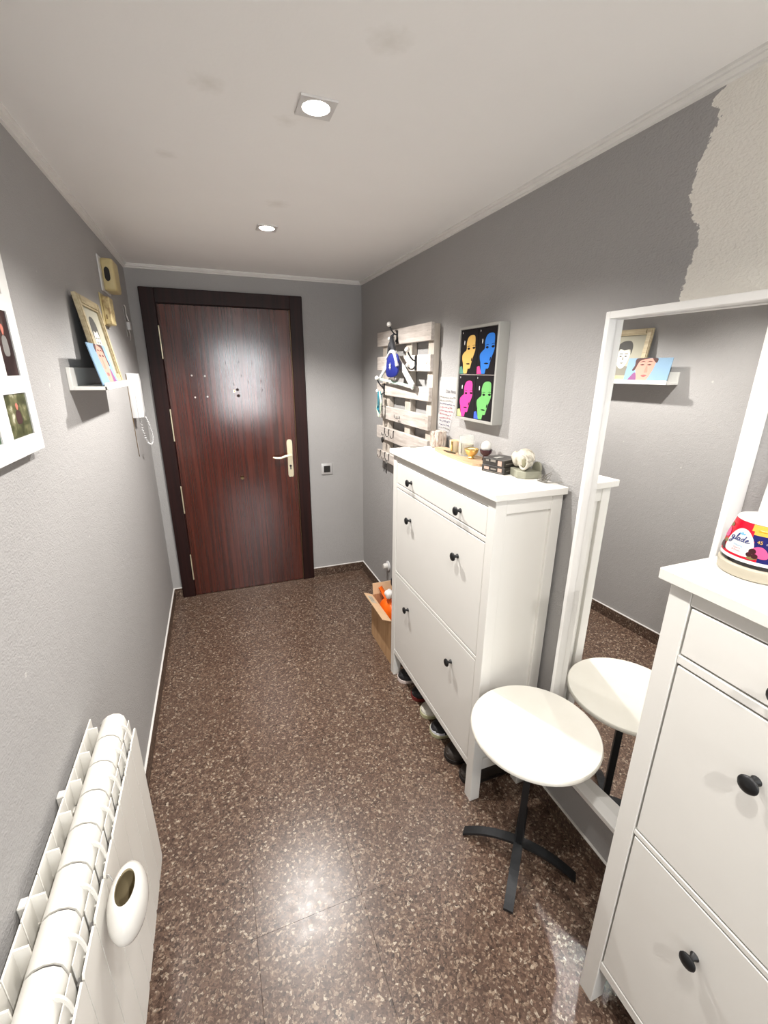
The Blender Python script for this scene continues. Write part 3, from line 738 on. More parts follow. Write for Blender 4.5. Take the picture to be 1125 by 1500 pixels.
# printed card of a pink face on sky blue
fn2 = leaning(0.091, 0.064, zs, 0.134); b0, b1, bh = -1.590, -1.325, 0.134
t = Thing('portrait_card', (0.08, (b0 + b1) / 2, zs), 'sky blue card with a pink cropped face leaning in front of the portrait', 'photo card')
crd = t.part('card', slab(fn2, b0, b1, 0, bh, 0, .003), 'card_sky')
w_ = b1 - b0
cf = lambda u, v, s: fn2(b0 + (1 - u) * w_, v * bh, .003 + s)       # u runs from the far end to the near end as seen from the room
bm = bmesh.new()
prism(bm, smooth_closed([(.30, .02), (.26, .35), (.22, .55), (.20, .80), (.26, .985), (.50, .985), (.66, .985), (.65, .80), (.63, .55), (.58, .25), (.50, .02)], 4), cf, 0, .0003, 0)
prism(bm, smooth_closed([(.20, .985), (.19, .70), (.15, .50), (.20, .48), (.235, .62), (.26, .80), (.32, .92), (.50, .985)], 4), cf, 0, .0005, 1)
prism(bm, smooth_closed([(.56, .985), (.66, .80), (.69, .90), (.67, .985)], 4), cf, 0, .0005, 1)
prism(bm, smooth_closed([(.10, .02), (.16, .26), (.22, .40), (.27, .30), (.29, .02)], 4), cf, 0, .0004, 2)
for ex in (.36, .52):
    prism(bm, smooth_closed([(ex - .055, .72), (ex, .755), (ex + .05, .72), (ex, .69)], 3), cf, 0, .0006, 1)
    prism(bm, smooth_closed([(ex - .07, .83), (ex, .875), (ex + .06, .84), (ex, .845)], 3), cf, 0, .0006, 1)
prism(bm, smooth_closed([(.44, .42), (.48, .40), (.52, .43), (.47, .70)], 3), cf, 0, .0006, 3)
prism(bm, smooth_closed([(.39, .27), (.46, .31), (.53, .28), (.46, .21)], 3), cf, 0, .0006, 4)
t.part('printed_face', bm, ['skin_pink', 'hair_brown', 'plaid_violet', 'skin_shade', 'lip_red'], crd)

# ---- doorbell chime, stained box, loose bracket, entry phone
t = Thing('doorbell_chime', (0, -0.70, 1.967), 'yellowed doorbell chime box with a black oval opening near the ceiling', 'doorbell')
bm = nb(0.004, 0.056, -0.750, -0.615, 1.967, 2.103, bev=.012, seg=3); t.part('housing', bm, 'beige_plastic', smooth=True)
t.part('wall_plate', nb(0.0005, 0.006, -0.790, -0.600, 1.962, 2.108, bev=.001), 'white_plastic')
bm = bmesh.new(); prism(bm, smooth_closed([(.023, -.030), (.0335, -.020), (.0345, 0), (.0335, .020), (.023, .030), (.0135, .020), (.0125, 0), (.0135, -.020)], 3), lambda u, v, s: (u + .003, -0.7502 - s, 2.036 + v), -.004, .0008)
t.part('sound_opening', bm, 'hole_dark')
t = Thing('terminal_box', (0, -0.80, 1.812), 'stained yellowed terminal box under the doorbell chime', 'terminal box')
t.part('cover', nb(0.004, 0.034, -0.855, -0.77, 1.815, 1.930, bev=.004), 'beige_stained')
t.part('wall_plate', nb(0.0005, 0.005, -0.880, -0.75, 1.811, 1.942, bev=.001), 'beige_plastic')
t.part('screw', nb(0.012, 0.017, -0.8556, -0.854, 1.838, 1.856), 'brass_dark')
t = Thing('wall_bracket', (0, -0.24, 1.78), 'bent grey metal bracket with a loose end fixed beside the door casing', 'bracket')
bm = bmesh.new(); box(bm, 0.0005, 0.004, -0.262, -0.20, 1.80, 1.955, bev=.001); t.part('base_strip', bm, 'metal_grey')
bm = bmesh.new(); box(bm, 0.004, 0.024, -0.257, -0.215, 1.835, 1.880, bev=.003); t.part('junction_block', bm, 'silver_plastic')
bm = bmesh.new(); tube(bm, smooth_open([(.006, -.265, 1.965), (.012, -.255, 1.955), (.010, -.25, 1.92), (.016, -.245, 1.885)], 4), .0035, 6); t.part('loose_wire', bm, 'silver_plastic'); bm = bmesh.new(); tube(bm, smooth_open([(.010, -.24, 1.84), (.012, -.225, 1.81), (.005, -.20, 1.785)], 4), .003, 6); t.part('loose_wire', bm, 'silver_plastic')
t = Thing('entry_phone', (0, -0.49, 1.372), 'white wall entry phone with curly cord hanging beyond the picture ledge', 'entry phone')
t.part('wall_unit', nb(0.0005, 0.030, -0.540, -0.440, 1.372, 1.605, bev=.004, seg=2), 'white_plastic', smooth=True)
bm = bmesh.new(); prism(bm, [(.031, 0), (.056, .002), (.060, .03), (.059, .075), (.059, .155), (.060, .19), (.056, .228), (.031, .23)], lambda u, v, s: (u, s, 1.374 + v), -0.538, -0.482); hs_ = t.part('handset', bm, 'white_plastic')
bm = bmesh.new(); pts = []
path = smooth_open([(.030, -.500, 1.372), (.034, -.49, 1.30), (.045, -.47, 1.235), (.060, -.44, 1.215), (.070, -.425, 1.25), (.066, -.43, 1.31), (.052, -.455, 1.372)], 16)
for i, q in enumerate(path):
    a = i * 1.9; pts.append(q + Vector((.0038 * math.cos(a), .0038 * math.sin(a), .002 * math.sin(a))))
tube(bm, pts, .0026, 6); t.part('curly_cord', bm, 'white_plastic', smooth=True)
bm = bmesh.new(); tube(bm, smooth_open([(.004, -.545, 1.60), (.003, -.548, 1.46), (.004, -.55, 1.33), (.0035, -.54, 1.18), (.003, -.525, 1.165)], 5), .0018, 5); t.part('cable', bm, 'brass_dark')

# ================================================================== FAR WALL SWITCH, RIGHT WALL SOCKET
t = Thing('light_switch', (1.187, 0, 0.856), 'square silver light switch with a black rocker beside the front door', 'light switch')
bm = nb(1.144, 1.231, -0.009, -0.0005, 0.857, 0.943, bev=.003, seg=2); t.part('plate', bm, 'silver_plastic', smooth=True)
t.part('rocker', nb(1.163, 1.213, -0.0125, -0.009, 0.874, 0.924, bev=.0015), 'black_plastic')
t = Thing('wall_plug', (W, -0.585, 0.27), 'round white plug on the wall above the open cardboard box', 'plug')
bm = bmesh.new(); lathe(bm, [(0.036, 0), (0.036, -.008), (0.030, -.012), (0.0, -.012)], 24, (W - .0005, -.585, .285), 'X'); t.part('socket_plate', bm, 'white_plastic', smooth=True)
bm = bmesh.new(); lathe(bm, [(0.022, 0), (0.022, -.022), (0.016, -.030), (0, -.030)], 20, (W - .0125, -.585, .285), 'X'); t.part('plug_body', bm, 'ceramic_white', smooth=True)

# ================================================================== PALLET BOARD ON THE RIGHT WALL
PX = W - 0.057
py0, py1 = -1.245, -0.488
t = Thing('pallet_rack', (W, (py0 + py1) / 2, 1.045), 'whitewashed wooden pallet hung upright on the wall as a coat rack', 'pallet')
rnd = random.Random(3)
for a, b in ((-1.240, -1.180), (-0.978, -0.902), (-0.652, -0.540)):
    t.part('upright', nb(PX + .0205, W - .003, a, b, 1.052, 1.846, bev=.002), 'pallet_wood_upright')
SLATS = [(1.768, 1.850), (1.624, 1.705), (1.479, 1.549), (1.334, 1.413), (1.205, 1.285), (1.064, 1.122)]
for i, (a, b) in enumerate(SLATS):
    bm = bmesh.new(); e = rnd.uniform(-.004, .004); tl = rnd.uniform(-.003, .003); y1 = py1 + e; y0 = py0 + rnd.uniform(-.003, .003)
    v = box(bm, PX + rnd.uniform(-.001, .001), PX + .02, y0, y1, a, b)
    for q in v:
        if q.co.y > -0.9: q.co.z += tl
    bmesh.ops.bevel(bm, geom=bm.edges[:], offset=.0022, segments=1, affect='EDGES')
    s = t.part('slat', bm, 'pallet_wood')
    bm = bmesh.new()
    for yy in (-1.205, -1.222, -.94, -.60, -.575): ball(bm, (PX - .0003, yy, (a + b) / 2 + rnd.uniform(-.02, .02)), .003, 6, 4, (.4, 1, 1))
    t.part('nail_heads', bm, 'metal_grey', s)['kind'] = 'stuff'

def coat_hook(y, z, label):
    t = Thing('coat_hook', (PX, y, z), label, 'coat hook', 'black coat hooks with white knobs on the pallet')
    x = PX - .001
    t.part('plate', nb(x - .005, x, y - .009, y + .009, z - .036, z + .036, bev=.002), 'black_metal')
    bm = bmesh.new(); tube(bm, smooth_open([(x - .004, y, z + .012), (x - .020, y, z + .018), (x - .034, y + .005, z + .036), (x - .044, y + .008, z + .056)], 5), .0042, 8); t.part('upper_arm', bm, 'black_metal', smooth=True)
    bm = bmesh.new(); tube(bm, smooth_open([(x - .004, y, z - .012), (x - .016, y, z - .028), (x - .032, y + .003, z - .028), (x - .040, y + .005, z - .018)], 5), .0038, 8); t.part('lower_arm', bm, 'black_metal', smooth=True)
    bm = bmesh.new(); ball(bm, (x - .048, y + .009, z + .066), .0135); t.part('knob', bm, 'ceramic_white', smooth=True, label='white ceramic ball end')
    bm = bmesh.new(); ball(bm, (x - .045, y + .006, z - .010), .0110); t.part('knob', bm, 'ceramic_white', smooth=True, label='white ceramic ball end')
coat_hook(-0.826, 1.806, 'black coat hook with white knobs on the top slat, holding the blue pouch')
coat_hook(-1.085, 1.664, 'black coat hook with white knobs on the second slat, nothing on it')
coat_hook(-0.628, 1.516, 'black coat hook with white knobs on the third slat, holding the teal lanyard')
def cup_hook(y, z, label, group):
    bm = bmesh.new(); x = PX - .0005
    tube(bm, smooth_open([(x, y, z + .028), (x - .004, y, z + .022), (x - .005, y, z - .006), (x - .012, y, z - .016), (x - .021, y, z - .012), (x - .024, y, z + .002)], 5), .0022, 6)
    lathe(bm, [(0.005, 0), (0.004, -.003)], 10, (x + .0005, y, z + .026), 'X')
    solo('key_hook', bm, 'black_metal', label, 'hook', (x, y, z), group, True)
for y in (-.640, -.712, -.790): cup_hook(y, 1.250, 'small dark key hook holding the black fob on the pallet' if y == -.640 else 'small empty dark key hook on the second lowest pallet slat', 'key hooks on the second lowest slat')
for y in (-.565, -.645, -.715): cup_hook(y, 1.096, 'small dark key hook holding the bunch of keys' if y == -.715 else 'small empty dark key hook on the lowest pallet slat', 'key hooks on the lowest slat')
bm = bmesh.new()
tube(bm, smooth_open([(PX - .001, -.872, 1.372), (PX - .012, -.872, 1.360), (PX - .026, -.868, 1.366), (PX - .030, -.866, 1.384)], 5), .0035, 7)
tube(bm, smooth_open([(PX - .010, -.872, 1.360), (PX - .022, -.890, 1.362), (PX - .026, -.898, 1.378)], 5), .003, 7); ball(bm, (PX - .002, -.872, 1.370), .008, 8, 6, (.4, 1, 1.6))
solo('prong_hook', bm, 'metal_grey', 'grey two pronged hook on the fourth pallet slat', 'hook', (PX, -.872, 1.36), None, True)
# keys and pouch hanging low
t = Thing('key_fob', (PX - .02, -.640, 1.19), 'black key fob hanging from the second lowest slat', 'key fob')
bm = bmesh.new(); ball(bm, (PX - .016, -.636, 1.205), .016, 12, 8, (.5, .9, 1.3)); t.part('fob', bm, 'black_plastic', smooth=True)
bm = bmesh.new(); tube(bm, [(PX - .016 + .0, -.636 + .007 * math.sin(a), 1.232 + .011 * math.cos(a)) for a in [2 * PI * i / 14 for i in range(14)]], .0012, 5, closed=True); t.part('ring', bm, 'metal_grey')
t = Thing('key_bunch', (PX - .02, -.715, 1.02), 'bunch of keys with black tags hanging from the lowest slat', 'keys')
bm = bmesh.new(); tube(bm, [(PX - .016, -.715 + .009 * math.sin(a), 1.075 + .012 * math.cos(a)) for a in [2 * PI * i / 14 for i in range(14)]], .0014, 5, closed=True); t.part('ring', bm, 'metal_grey')
for i, (dy, an) in enumerate(((0, .1), (.012, .35), (-.012, -.25))):
    bm = bmesh.new(); poly = [(-.009, 0), (.009, 0), (.010, -.022), (.004, -.028), (.004, -.058), (-.003, -.062), (-.004, -.028), (-.010, -.022)]
    prism(bm, poly, lambda u, v, s: (PX - .020 - .004 * i + s, -.715 + dy + u * math.cos(an) - v * math.sin(an), 1.066 + u * math.sin(an) + v * math.cos(an)), 0, .003); t.part('key', bm, 'black_plastic')

# ---- clothes hanger
hxp = PX - .030
def onrack(u, v, s, x=hxp): return (x - s, u, v)
t = Thing('clothes_hanger', (hxp, -.80, 1.58), 'white plastic clothes hanger with pale green bar hanging on the pallet', 'hanger')
AP, AL, AR = (-0.862, 1.722), (-.615, 1.578), (-1.120, 1.548)
def bar(bm, p, q, w, x0, x1, w2=None):
    d = Vector((q[0] - p[0], q[1] - p[1])); n_ = Vector((-d.y, d.x)).normalized(); w2 = w2 or w
    prism(bm, [(p[0] + n_.x * w / 2, p[1] + n_.y * w / 2), (q[0] + n_.x * w2 / 2, q[1] + n_.y * w2 / 2), (q[0] - n_.x * w2 / 2, q[1] - n_.y * w2 / 2), (p[0] - n_.x * w / 2, p[1] - n_.y * w / 2)], lambda u, v, s: (s, u, v), x0, x1)
bm = bmesh.new(); bar(bm, AP, AR, .030, hxp - .004, hxp + .004, .036); t.part('shoulder', bm, 'white_plastic')
bm = bmesh.new(); bar(bm, AP, AL, .026, hxp - .004, hxp + .004, .016); t.part('shoulder', bm, 'white_plastic')
bm = bmesh.new(); bar(bm, AL, AR, .014, hxp - .003, hxp + .003); t.part('bottom_bar', bm, 'pale_green')
bm = bmesh.new(); tube(bm, smooth_open([(hxp, -.862, 1.725), (hxp, -.862, 1.775), (hxp + .003, -.850, 1.795), (hxp + .006, -.832, 1.806), (hxp + .008, -.815, 1.796)], 5), .0024, 6); t.part('wire_hook', bm, 'metal_grey')
# ---- blue pouch with white trim
hx2 = PX - .050
t = Thing('fabric_pouch', (hx2, -.80, 1.60), 'blue cloth pouch with white trim and pale emblem hanging by black straps', 'pouch')
poly = smooth_closed([(-.920, 1.700), (-.860, 1.708), (-.790, 1.688), (-.775, 1.640), (-.780, 1.605), (-.835, 1.595), (-.905, 1.608), (-.930, 1.650)], 4)
bm = bmesh.new()
rows = []
for s, kk in ((0, .90), (.004, 1.0), (.011, 1.0), (.017, .86)):
    rows.append([bm.verts.new((hx2 - s + .006 * math.sin(9 * v + 20 * u), -.85 + (u + .85) * kk - .050, 1.652 + (v - 1.65) * kk * 1.12)) for u, v in poly])
for a, b in zip(rows, rows[1:]):
    for j in range(len(poly)): bm.faces.new((a[j], a[(j + 1) % len(poly)], b[(j + 1) % len(poly)], b[j]))
bm.faces.new(rows[0]); bm.faces.new(rows[-1]); t.part('body', bm, 'blue_cloth', smooth=True)
bm = bmesh.new(); tube(bm, smooth_open([(hx2 - .012, -.838, 1.692), (hx2 - .016, -.895, 1.722), (hx2 - .016, -.930, 1.724), (hx2 - .014, -.955, 1.705), (hx2 - .012, -.978, 1.650)], 5), .014, 8, flat=(1, .7)); t.part('trim', bm, 'shoe_white', smooth=True)
bm = bmesh.new()
star = [(r_ * math.cos(PI / 2 + i * PI / 6), r_ * math.sin(PI / 2 + i * PI / 6)) for i in range(12) for r_ in [(.021 if i % 2 == 0 else .010)]]
prism(bm, star, lambda u, v, s: (hx2 - .021 - s, -.895 + u * .8, 1.650 + v), 0, .001); t.part('emblem', bm, 'emblem_grey')
for dy, z0 in ((-.84, 1.695), (-.88, 1.712), (-.915, 1.715), (-.94, 1.708)):
    bm = bmesh.new(); tube(bm, smooth_open([(hx2 - .010, dy, z0), (hx2 - .004, (dy - .85) / 2, 1.765), (hx2 + .010, -.838, 1.806), (hx2 + .022, -.832, 1.818)], 6), .0105, 6, flat=(1, .5)); t.part('strap', bm, 'black_cloth', smooth=True)
# ---- teal lanyard on the left hook
t = Thing('lanyard', (PX - .03, -.640, 1.36), 'teal and mint lanyard looped over a hook at the edge of the pallet', 'lanyard')
for i, (w_, z1, mt) in enumerate(((.022, 1.372, 'teal_cloth'), (.030, 1.352, 'mint_cloth'), (.014, 1.395, 'teal_cloth'))):
    x = PX - .034 - .005 * i
    bm = bmesh.new(); tube(bm, smooth_open([(x, -.632 - .004, 1.503), (x, -.632 - w_, 1.45), (x, -.632 - w_ * 1.1, 1.40), (x, -.634, z1), (x, -.632 + w_ * 1.1, 1.40), (x, -.632 + w_, 1.45), (x, -.632 + .004, 1.503)], 5), .0065, 6, flat=(.35, 1.0)); t.part('ribbon', bm, mt, smooth=True)

# ---- clear sheet with handwriting
sx = W - .003
t = Thing('planner_sheet', (sx, -1.34, 1.285), 'clear sheet with lines of handwriting on the wall beside the pallet', 'poster')
bm = bmesh.new(); prism(bm, [(-1.255, 1.600), (-1.430, 1.600), (-1.424, 1.475), (-1.385, 1.380), (-1.345, 1.285), (-1.255, 1.285)], lambda u, v, s: (sx - s, u, v), 0, .0012); sh = t.part('sheet', bm, 'clear_sheet')
ws = lambda u, v, s: (sx - .0014 - s, -1.372 - u, 1.527 + v)
t.part('heading', text_bm('Dale Nena', 0.022, ws, shear=.2), 'marker_black', sh)
bm = bmesh.new()
rnd = random.Random(5)
for i in range(13):
    z = 1.505 - i * .0165; e = -1.405 + max(0, i - 1) * .0062; y = -1.270
    while y > e:
        L = rnd.uniform(.006, .020); m_ = 1 if 3 <= i <= 6 else (0 if i in (2, 7, 8, 11) else 2)
        zz = z + rnd.uniform(-.002, .002)
        prism(bm, [(y, zz), (y - L, zz - .001), (y - L, zz + rnd.uniform(.002, .005)), (y, zz + rnd.uniform(.001, .004))], lambda u, v, s: (sx - .0014 - s, u, v), 0, .0002, m_)
        y -= L + rnd.uniform(.003, .009)
t.part('handwriting', bm, ['marker_violet', 'marker_red', 'sketch_grey'], sh)['kind'] = 'stuff'

# ================================================================== POP-ART PICTURE
AY0, AY1, AZ0, AZ1, AX = -1.792, -1.496, 1.424, 1.804, W - .047
t = Thing('pop_art_picture', (W, (AY0 + AY1) / 2, AZ0), 'grey box framed picture of four brightly coloured faces on black', 'picture')
fw = .011
for q in ((AY0, AY0 + fw, AZ0, AZ1), (AY1 - fw, AY1, AZ0, AZ1), (AY0 + fw, AY1 - fw, AZ1 - fw, AZ1), (AY0 + fw, AY1 - fw, AZ0, AZ0 + fw)):
    t.part('frame_side', nb(AX, W - .0005, *q, bev=.001), 'frame_grey')
bk = t.part('mount', nb(AX + .008, AX + .012, AY0 + fw, AY1 - fw, AZ0 + fw, AZ1 - fw), 'sole_white')
ia0, ia1, iz0, iz1 = AY0 + fw + .001, AY1 - fw - .001, AZ0 + fw + .001, AZ1 - fw - .001
my, mz = (ia0 + ia1) / 2, (iz0 + iz1) / 2
face = [(265, 270), (318, 285), (325, 400), (328, 470), (300, 570), (283, 650), (270, 700), (240, 703), (205, 690), (168, 610), (160, 530), (182, 490), (215, 450), (213, 370), (230, 300)]
for (c, r, fc, cc) in ((0, 0, 'pop_yellow', 'pop_teal'), (1, 0, 'pop_blue', 'pop_magenta'), (0, 1, 'pop_pink', 'pop_lemon'), (1, 1, 'pop_green', 'pop_cobalt')):
    y_a = ia1 if c == 0 else my - .0012; y_b = my + .0012 if c == 0 else ia0
    z_t = iz1 if r == 0 else mz - .0015; z_b = mz + .0015 if r == 0 else iz0
    pn = t.part('panel', nb(AX + .0055, AX + .008, y_b, y_a, z_b, z_t), 'print_black', bk)
    F = lambda X, Y, s: (AX + .0055 - s, y_a + (y_b - y_a) * (X - 130) / 230, z_t + (z_b - z_t) * (Y - 190) / 588)
    bm = bmesh.new()
    P = lambda pts, s, mi, kk=4: prism(bm, smooth_closed(pts, kk), F, 0, s, mi)
    prism(bm, [(172, 625), (245, 690), (232, 770), (185, 774)], F, 0, .0002, 0)
    P(face, .0003, 0)
    prism(bm, [(133, 680), (162, 668), (192, 774), (133, 774)], F, 0, .0004, 1)
    for ex, ey in ((244, 440), (312, 433)):
        P([(ex - 20, ey), (ex, ey - 15), (ex + 17, ey), (ex, ey + 17)], .0005, 2, 3); P([(ex - 24, ey - 26), (ex, ey - 38), (ex + 18, ey - 30), (ex, ey - 30)], .0005, 2, 3)
    P([(284, 570), (296, 560), (292, 600), (282, 605)], .0005, 2, 3); P([(215, 640), (245, 630), (272, 642), (245, 650)], .0005, 2, 3)
    P([(180, 330), (188, 345), (184, 390), (178, 370)], .0003, 3, 3); P([(150, 215), (156, 225), (152, 240)], .0003, 3, 3)
    t.part('printed_face', bm, [fc, cc, 'print_black', 'paper_white'], None)

# ================================================================== ON THE FIRST CABINET
TZ = 1.2703
t = Thing('rough_pot', (1.428, -1.362, TZ), 'rough whitish fluted pot at the end of the cabinet by the pallet', 'pot')
bm = bmesh.new(); n = 30; rows = []
for i, (r_, h) in enumerate(((.030, 0), (.037, .008), (.040, .035), (.038, .062), (.034, .078), (.028, .080), (.025, .06))):
    rows.append([bm.verts.new((1.428 + (r_ * (1 + .09 * math.sin(j * 2.5 + i * .8) + .05 * math.sin(j * 5.1))) * math.cos(2 * PI * j / n), -1.362 + (r_ * (1 + .09 * math.sin(j * 2.5 + i * .8))) * math.sin(2 * PI * j / n), TZ + h)) for j in range(n)])
for a, b in zip(rows, rows[1:]):
    for j in range(n): bm.faces.new((a[j], a[(j + 1) % n], b[(j + 1) % n], b[j]))
bm.faces.new(rows[0]); bm.faces.new(rows[-1]); t.part('body', bm, 'rough_mineral')
bm = bmesh.new(); ball(bm, (1.428, -1.362, TZ + .068), .026, 12, 6, (1, 1, .6), .12, 3); t.part('filling', bm, 'rough_mineral')
bm = bmesh.new(); tube(bm, [(1.290, -1.335, TZ + .0035), (1.340, -1.338, TZ + .0035), (1.352, -1.339, TZ + .0035), (1.362, -1.3395, TZ + .0035)], .0034, 6, .6)
solo('pencil', bm, 'metal_grey', 'thin grey pencil lying at the far end of the cabinet top', 'pencil', (1.33, -1.337, TZ))
# wooden tray
t = Thing('candle_tray', (1.405, -1.61, TZ), 'narrow pale wooden tray carrying candles on the cabinet', 'tray')
poly = smooth_closed([(1.352, -1.80), (1.350, -1.60), (1.372, -1.44), (1.405, -1.405), (1.440, -1.44), (1.462, -1.60), (1.462, -1.80), (1.41, -1.825)], 5)
bm = bmesh.new(); prism(bm, poly, lambda u, v, s: (u, v, s), TZ, TZ + .010); t.part('board', bm, 'tray_wood')
TT = TZ + .0103
t = Thing('candle_glass', (1.415, -1.545, TT), 'cream candle glass with a gold stripe on the wooden tray', 'candle')
bm = bmesh.new(); lathe(bm, [(.019, 0), (.021, .004), (.023, .052), (.021, .052), (.0195, .042), (0, .041)], 20, (1.415, -1.545, TT)); t.part('cup', bm, 'wax_cream', smooth=True)
bm = bmesh.new(); prism(bm, [(-.004, .006), (.004, .006), (.003, .05), (-.005, .048)], lambda u, v, s: (1.415 - .0225 - s - .0004 * 0 + .0, -1.5570 + u, TT + v), -.004, .0005); t.part('gold_stripe', bm, 'gold_foil')
bm = bmesh.new(); prism(bm, smooth_closed([(1.382, -1.505), (1.375, -1.56), (1.388, -1.60), (1.396, -1.585), (1.392, -1.54)], 4), lambda u, v, s: (u, v, s), TT, TT + .003)
solo('dark_leaf', bm, 'leaf_dark', 'dark dried leaf lying on the wooden tray by the candle glass', 'leaf', (1.386, -1.55, TT))
t = Thing('candle_jar', (1.418, -1.640, TT), 'tall clear candle jar with cream wax on the wooden tray', 'candle')
bm = bmesh.new(); lathe(bm, [(.031, 0), (.033, .003), (.033, .085), (.031, .085), (.031, .005), (0, .005)], 24, (1.418, -1.640, TT)); t.part('jar', bm, 'jar_glass', smooth=True)
bm = bmesh.new(); lathe(bm, [(.0295, .0065), (.0295, .050), (0, .051)], 24, (1.418, -1.640, TT)); t.part('wax', bm, 'wax_cream', smooth=True)
bm = bmesh.new(); prism(bm, [(-.002, .012), (.002, .012), (.002, .055), (-.002, .055)], lambda u, v, s: (1.418 - .0335 - s, -1.652 + u, TT + v), -.005, .0003); t.part('label_strip', bm, 'metal_grey')
t = Thing('gold_candle_holder', (1.402, -1.710, TT), 'gold shell shaped candle holder on the wooden tray', 'candle holder')
bm = bmesh.new(); n = 26; rows = []
for i, (r_, h) in enumerate(((.012, 0), (.016, .004), (.012, .010), (.022, .022), (.028, .038), (.026, .042), (.018, .026), (.004, .02))):
    rows.append([bm.verts.new((1.402 + r_ * (1 + (.10 if i in (3, 4, 5) else 0) * math.cos(j * 2 * PI / n * 8)) * math.cos(2 * PI * j / n), -1.710 + r_ * (1 + (.10 if i in (3, 4, 5) else 0) * math.cos(j * 2 * PI / n * 8)) * math.sin(2 * PI * j / n), TT + h)) for j in range(n)])
for a, b in zip(rows, rows[1:]):
    for j in range(n): bm.faces.new((a[j], a[(j + 1) % n], b[(j + 1) % n], b[j]))
bm.faces.new(rows[0]); bm.faces.new(rows[-1]); t.part('bowl', bm, 'gold_foil', smooth=True)
bm = bmesh.new(); lathe(bm, [(.014, .024), (.016, .030), (.016, .041), (0, .042)], 16, (1.402, -1.710, TT)); t.part('tealight', bm, 'wax_cream', smooth=True)
t = Thing('purple_candle_cup', (1.436, -1.765, TT), 'white ball candle in a dark purple cup beside the black boxes', 'candle')
bm = bmesh.new(); lathe(bm, [(.013, 0), (.015, .003), (.010, .018), (.022, .030), (.026, .044), (.023, .044), (.010, .030), (0, .028)], 20, (1.436, -1.765, TT)); t.part('cup', bm, 'dark_purple', smooth=True)
bm = bmesh.new(); ball(bm, (1.436, -1.765, TT + .056), .022, 16, 10, (1, 1, 1.05), .03, 4); t.part('ball', bm, 'ceramic_white', smooth=True)
# two stacked black boxes
def bbox_thing(z0, h, ang, cx, cy, hx_, hy_, label, marks):
    t = Thing('flat_box', (cx, cy, z0), label, 'box', 'black printed boxes stacked on the cabinet')
    ca, sa = math.cos(ang), math.sin(ang)
    fn = lambda u, v, s: (cx + u * ca - v * sa, cy + u * sa + v * ca, s)
    bm = bmesh.new(); prism(bm, [(-hx_, -hy_), (hx_, -hy_), (hx_, hy_), (-hx_, hy_)], fn, z0, z0 + h); bmesh.ops.bevel(bm, geom=bm.edges[:], offset=.001, segments=1, affect='EDGES')
    b = t.part('carton', bm, 'black_box_print')
    for (face_, a, c, za, zb, mt) in marks:
        bm = bmesh.new()
        if face_ == 'front': g = lambda u, v, s: fn(-hx_ - s, u, v)
        elif face_ == 'side': g = lambda u, v, s: fn(u, -hy_ - s, v)
        else: g = lambda u, v, s: fn(u, v, z0 + h + s)
        prism(bm, [(a, za), (c, za), (c, zb), (a, zb)], g, .0, .0004); t.part('print_mark', bm, mt, b)
    return t
an = 0.30
bbox_thing(TZ, .026, an, 1.403, -1.922, .050, .052, 'lower of two flat black printed boxes stacked on the cabinet', [('front', -.045, .045, TZ + .003, TZ + .005, 'box_label_grey'), ('front', .018, .040, TZ + .010, TZ + .020, 'box_label_pink'), ('side', -.04, .045, TZ + .012, TZ + .014, 'box_label_grey'), ('front', -.04, -.022, TZ + .008, TZ + .021, 'box_label_pink'), ('front', -.015, .010, TZ + .012, TZ + .017, 'box_label_grey')])
bbox_thing(TZ + .0264, .025, an - .03, 1.404, -1.920, .049, .051, 'upper of two flat black printed boxes stacked on the cabinet', [('front', -.040, -.022, TZ + .0295, TZ + .048, 'box_label_pink'), ('front', -.012, .012, TZ + .040, TZ + .048, 'box_label_grey'), ('front', .020, .034, TZ + .040, TZ + .047, 'box_label_grey'), ('side', -.04, .04, TZ + .036, TZ + .039, 'box_label_grey'), ('top', -.045, .045, -.048, -.046, 'box_label_grey'), ('top', -.03, .01, .0, .018, 'frame_grey')])
# pale stone block with a shell
t = Thing('stone_block', (1.428, -2.022, TZ), 'pale green grey stone block under the white shell', 'stone block')
bm = bmesh.new(); prism(bm, [(1.404, -1.972), (1.388, -2.035), (1.402, -2.062), (1.466, -2.072), (1.467, -1.985)], lambda u, v, s: (u, v, s), TZ, TZ + .026); bmesh.ops.bevel(bm, geom=bm.edges[:], offset=.002, segments=1, affect='EDGES'); t.part('block', bm, 'stone_green')
bm = bmesh.new(); prism(bm, smooth_closed([(-.014, -.02), (-.014, -.004), (0, .010), (.020, .004), (.024, -.02)], 4), lambda u, v, s: (1.457 + s * .4, -2.045 - u, TZ + .046 + v), 0, .02); t.part('upright_shard', bm, 'stone_green')
t = Thing('sea_shell', (1.426, -2.020, TZ + .0262), 'bulbous white sea shell ornament resting on the pale stone block', 'shell')
bm = bmesh.new(); c0 = Vector((1.426, -2.026, TZ + .026 + .0415))
n, m_ = 24, 16; rows = []
for i in range(m_ + 1):                                        # whorled body, ridged
    f_ = PI * i / m_; row = []
    for j in range(n):
        a = 2 * PI * j / n; r_ = .036 * (1 + .06 * math.cos(7 * a + 3 * f_)) * (1 + .10 * math.sin(f_ * 2 + a))
        row.append(bm.verts.new(c0 + Vector((r_ * .85 * math.sin(f_) * math.cos(a), r_ * 1.12 * math.cos(f_), r_ * .98 * math.sin(f_) * math.sin(a)))))
    rows.append(row)
for a, b in zip(rows, rows[1:]):
    for j in range(n): bm.faces.new((a[j], a[(j + 1) % n], b[(j + 1) % n], b[j]))
t.part('body_whorl', bm, 'shell_white', smooth=True)
bm = bmesh.new()
for i in range(7): ball(bm, (1.422 + .004 * math.cos(i), -1.990 + .007 * i * .5, TZ + .0565 + .0035 * i), .026 - .0033 * i, 14, 8, (1, .7, 1), .05, i)
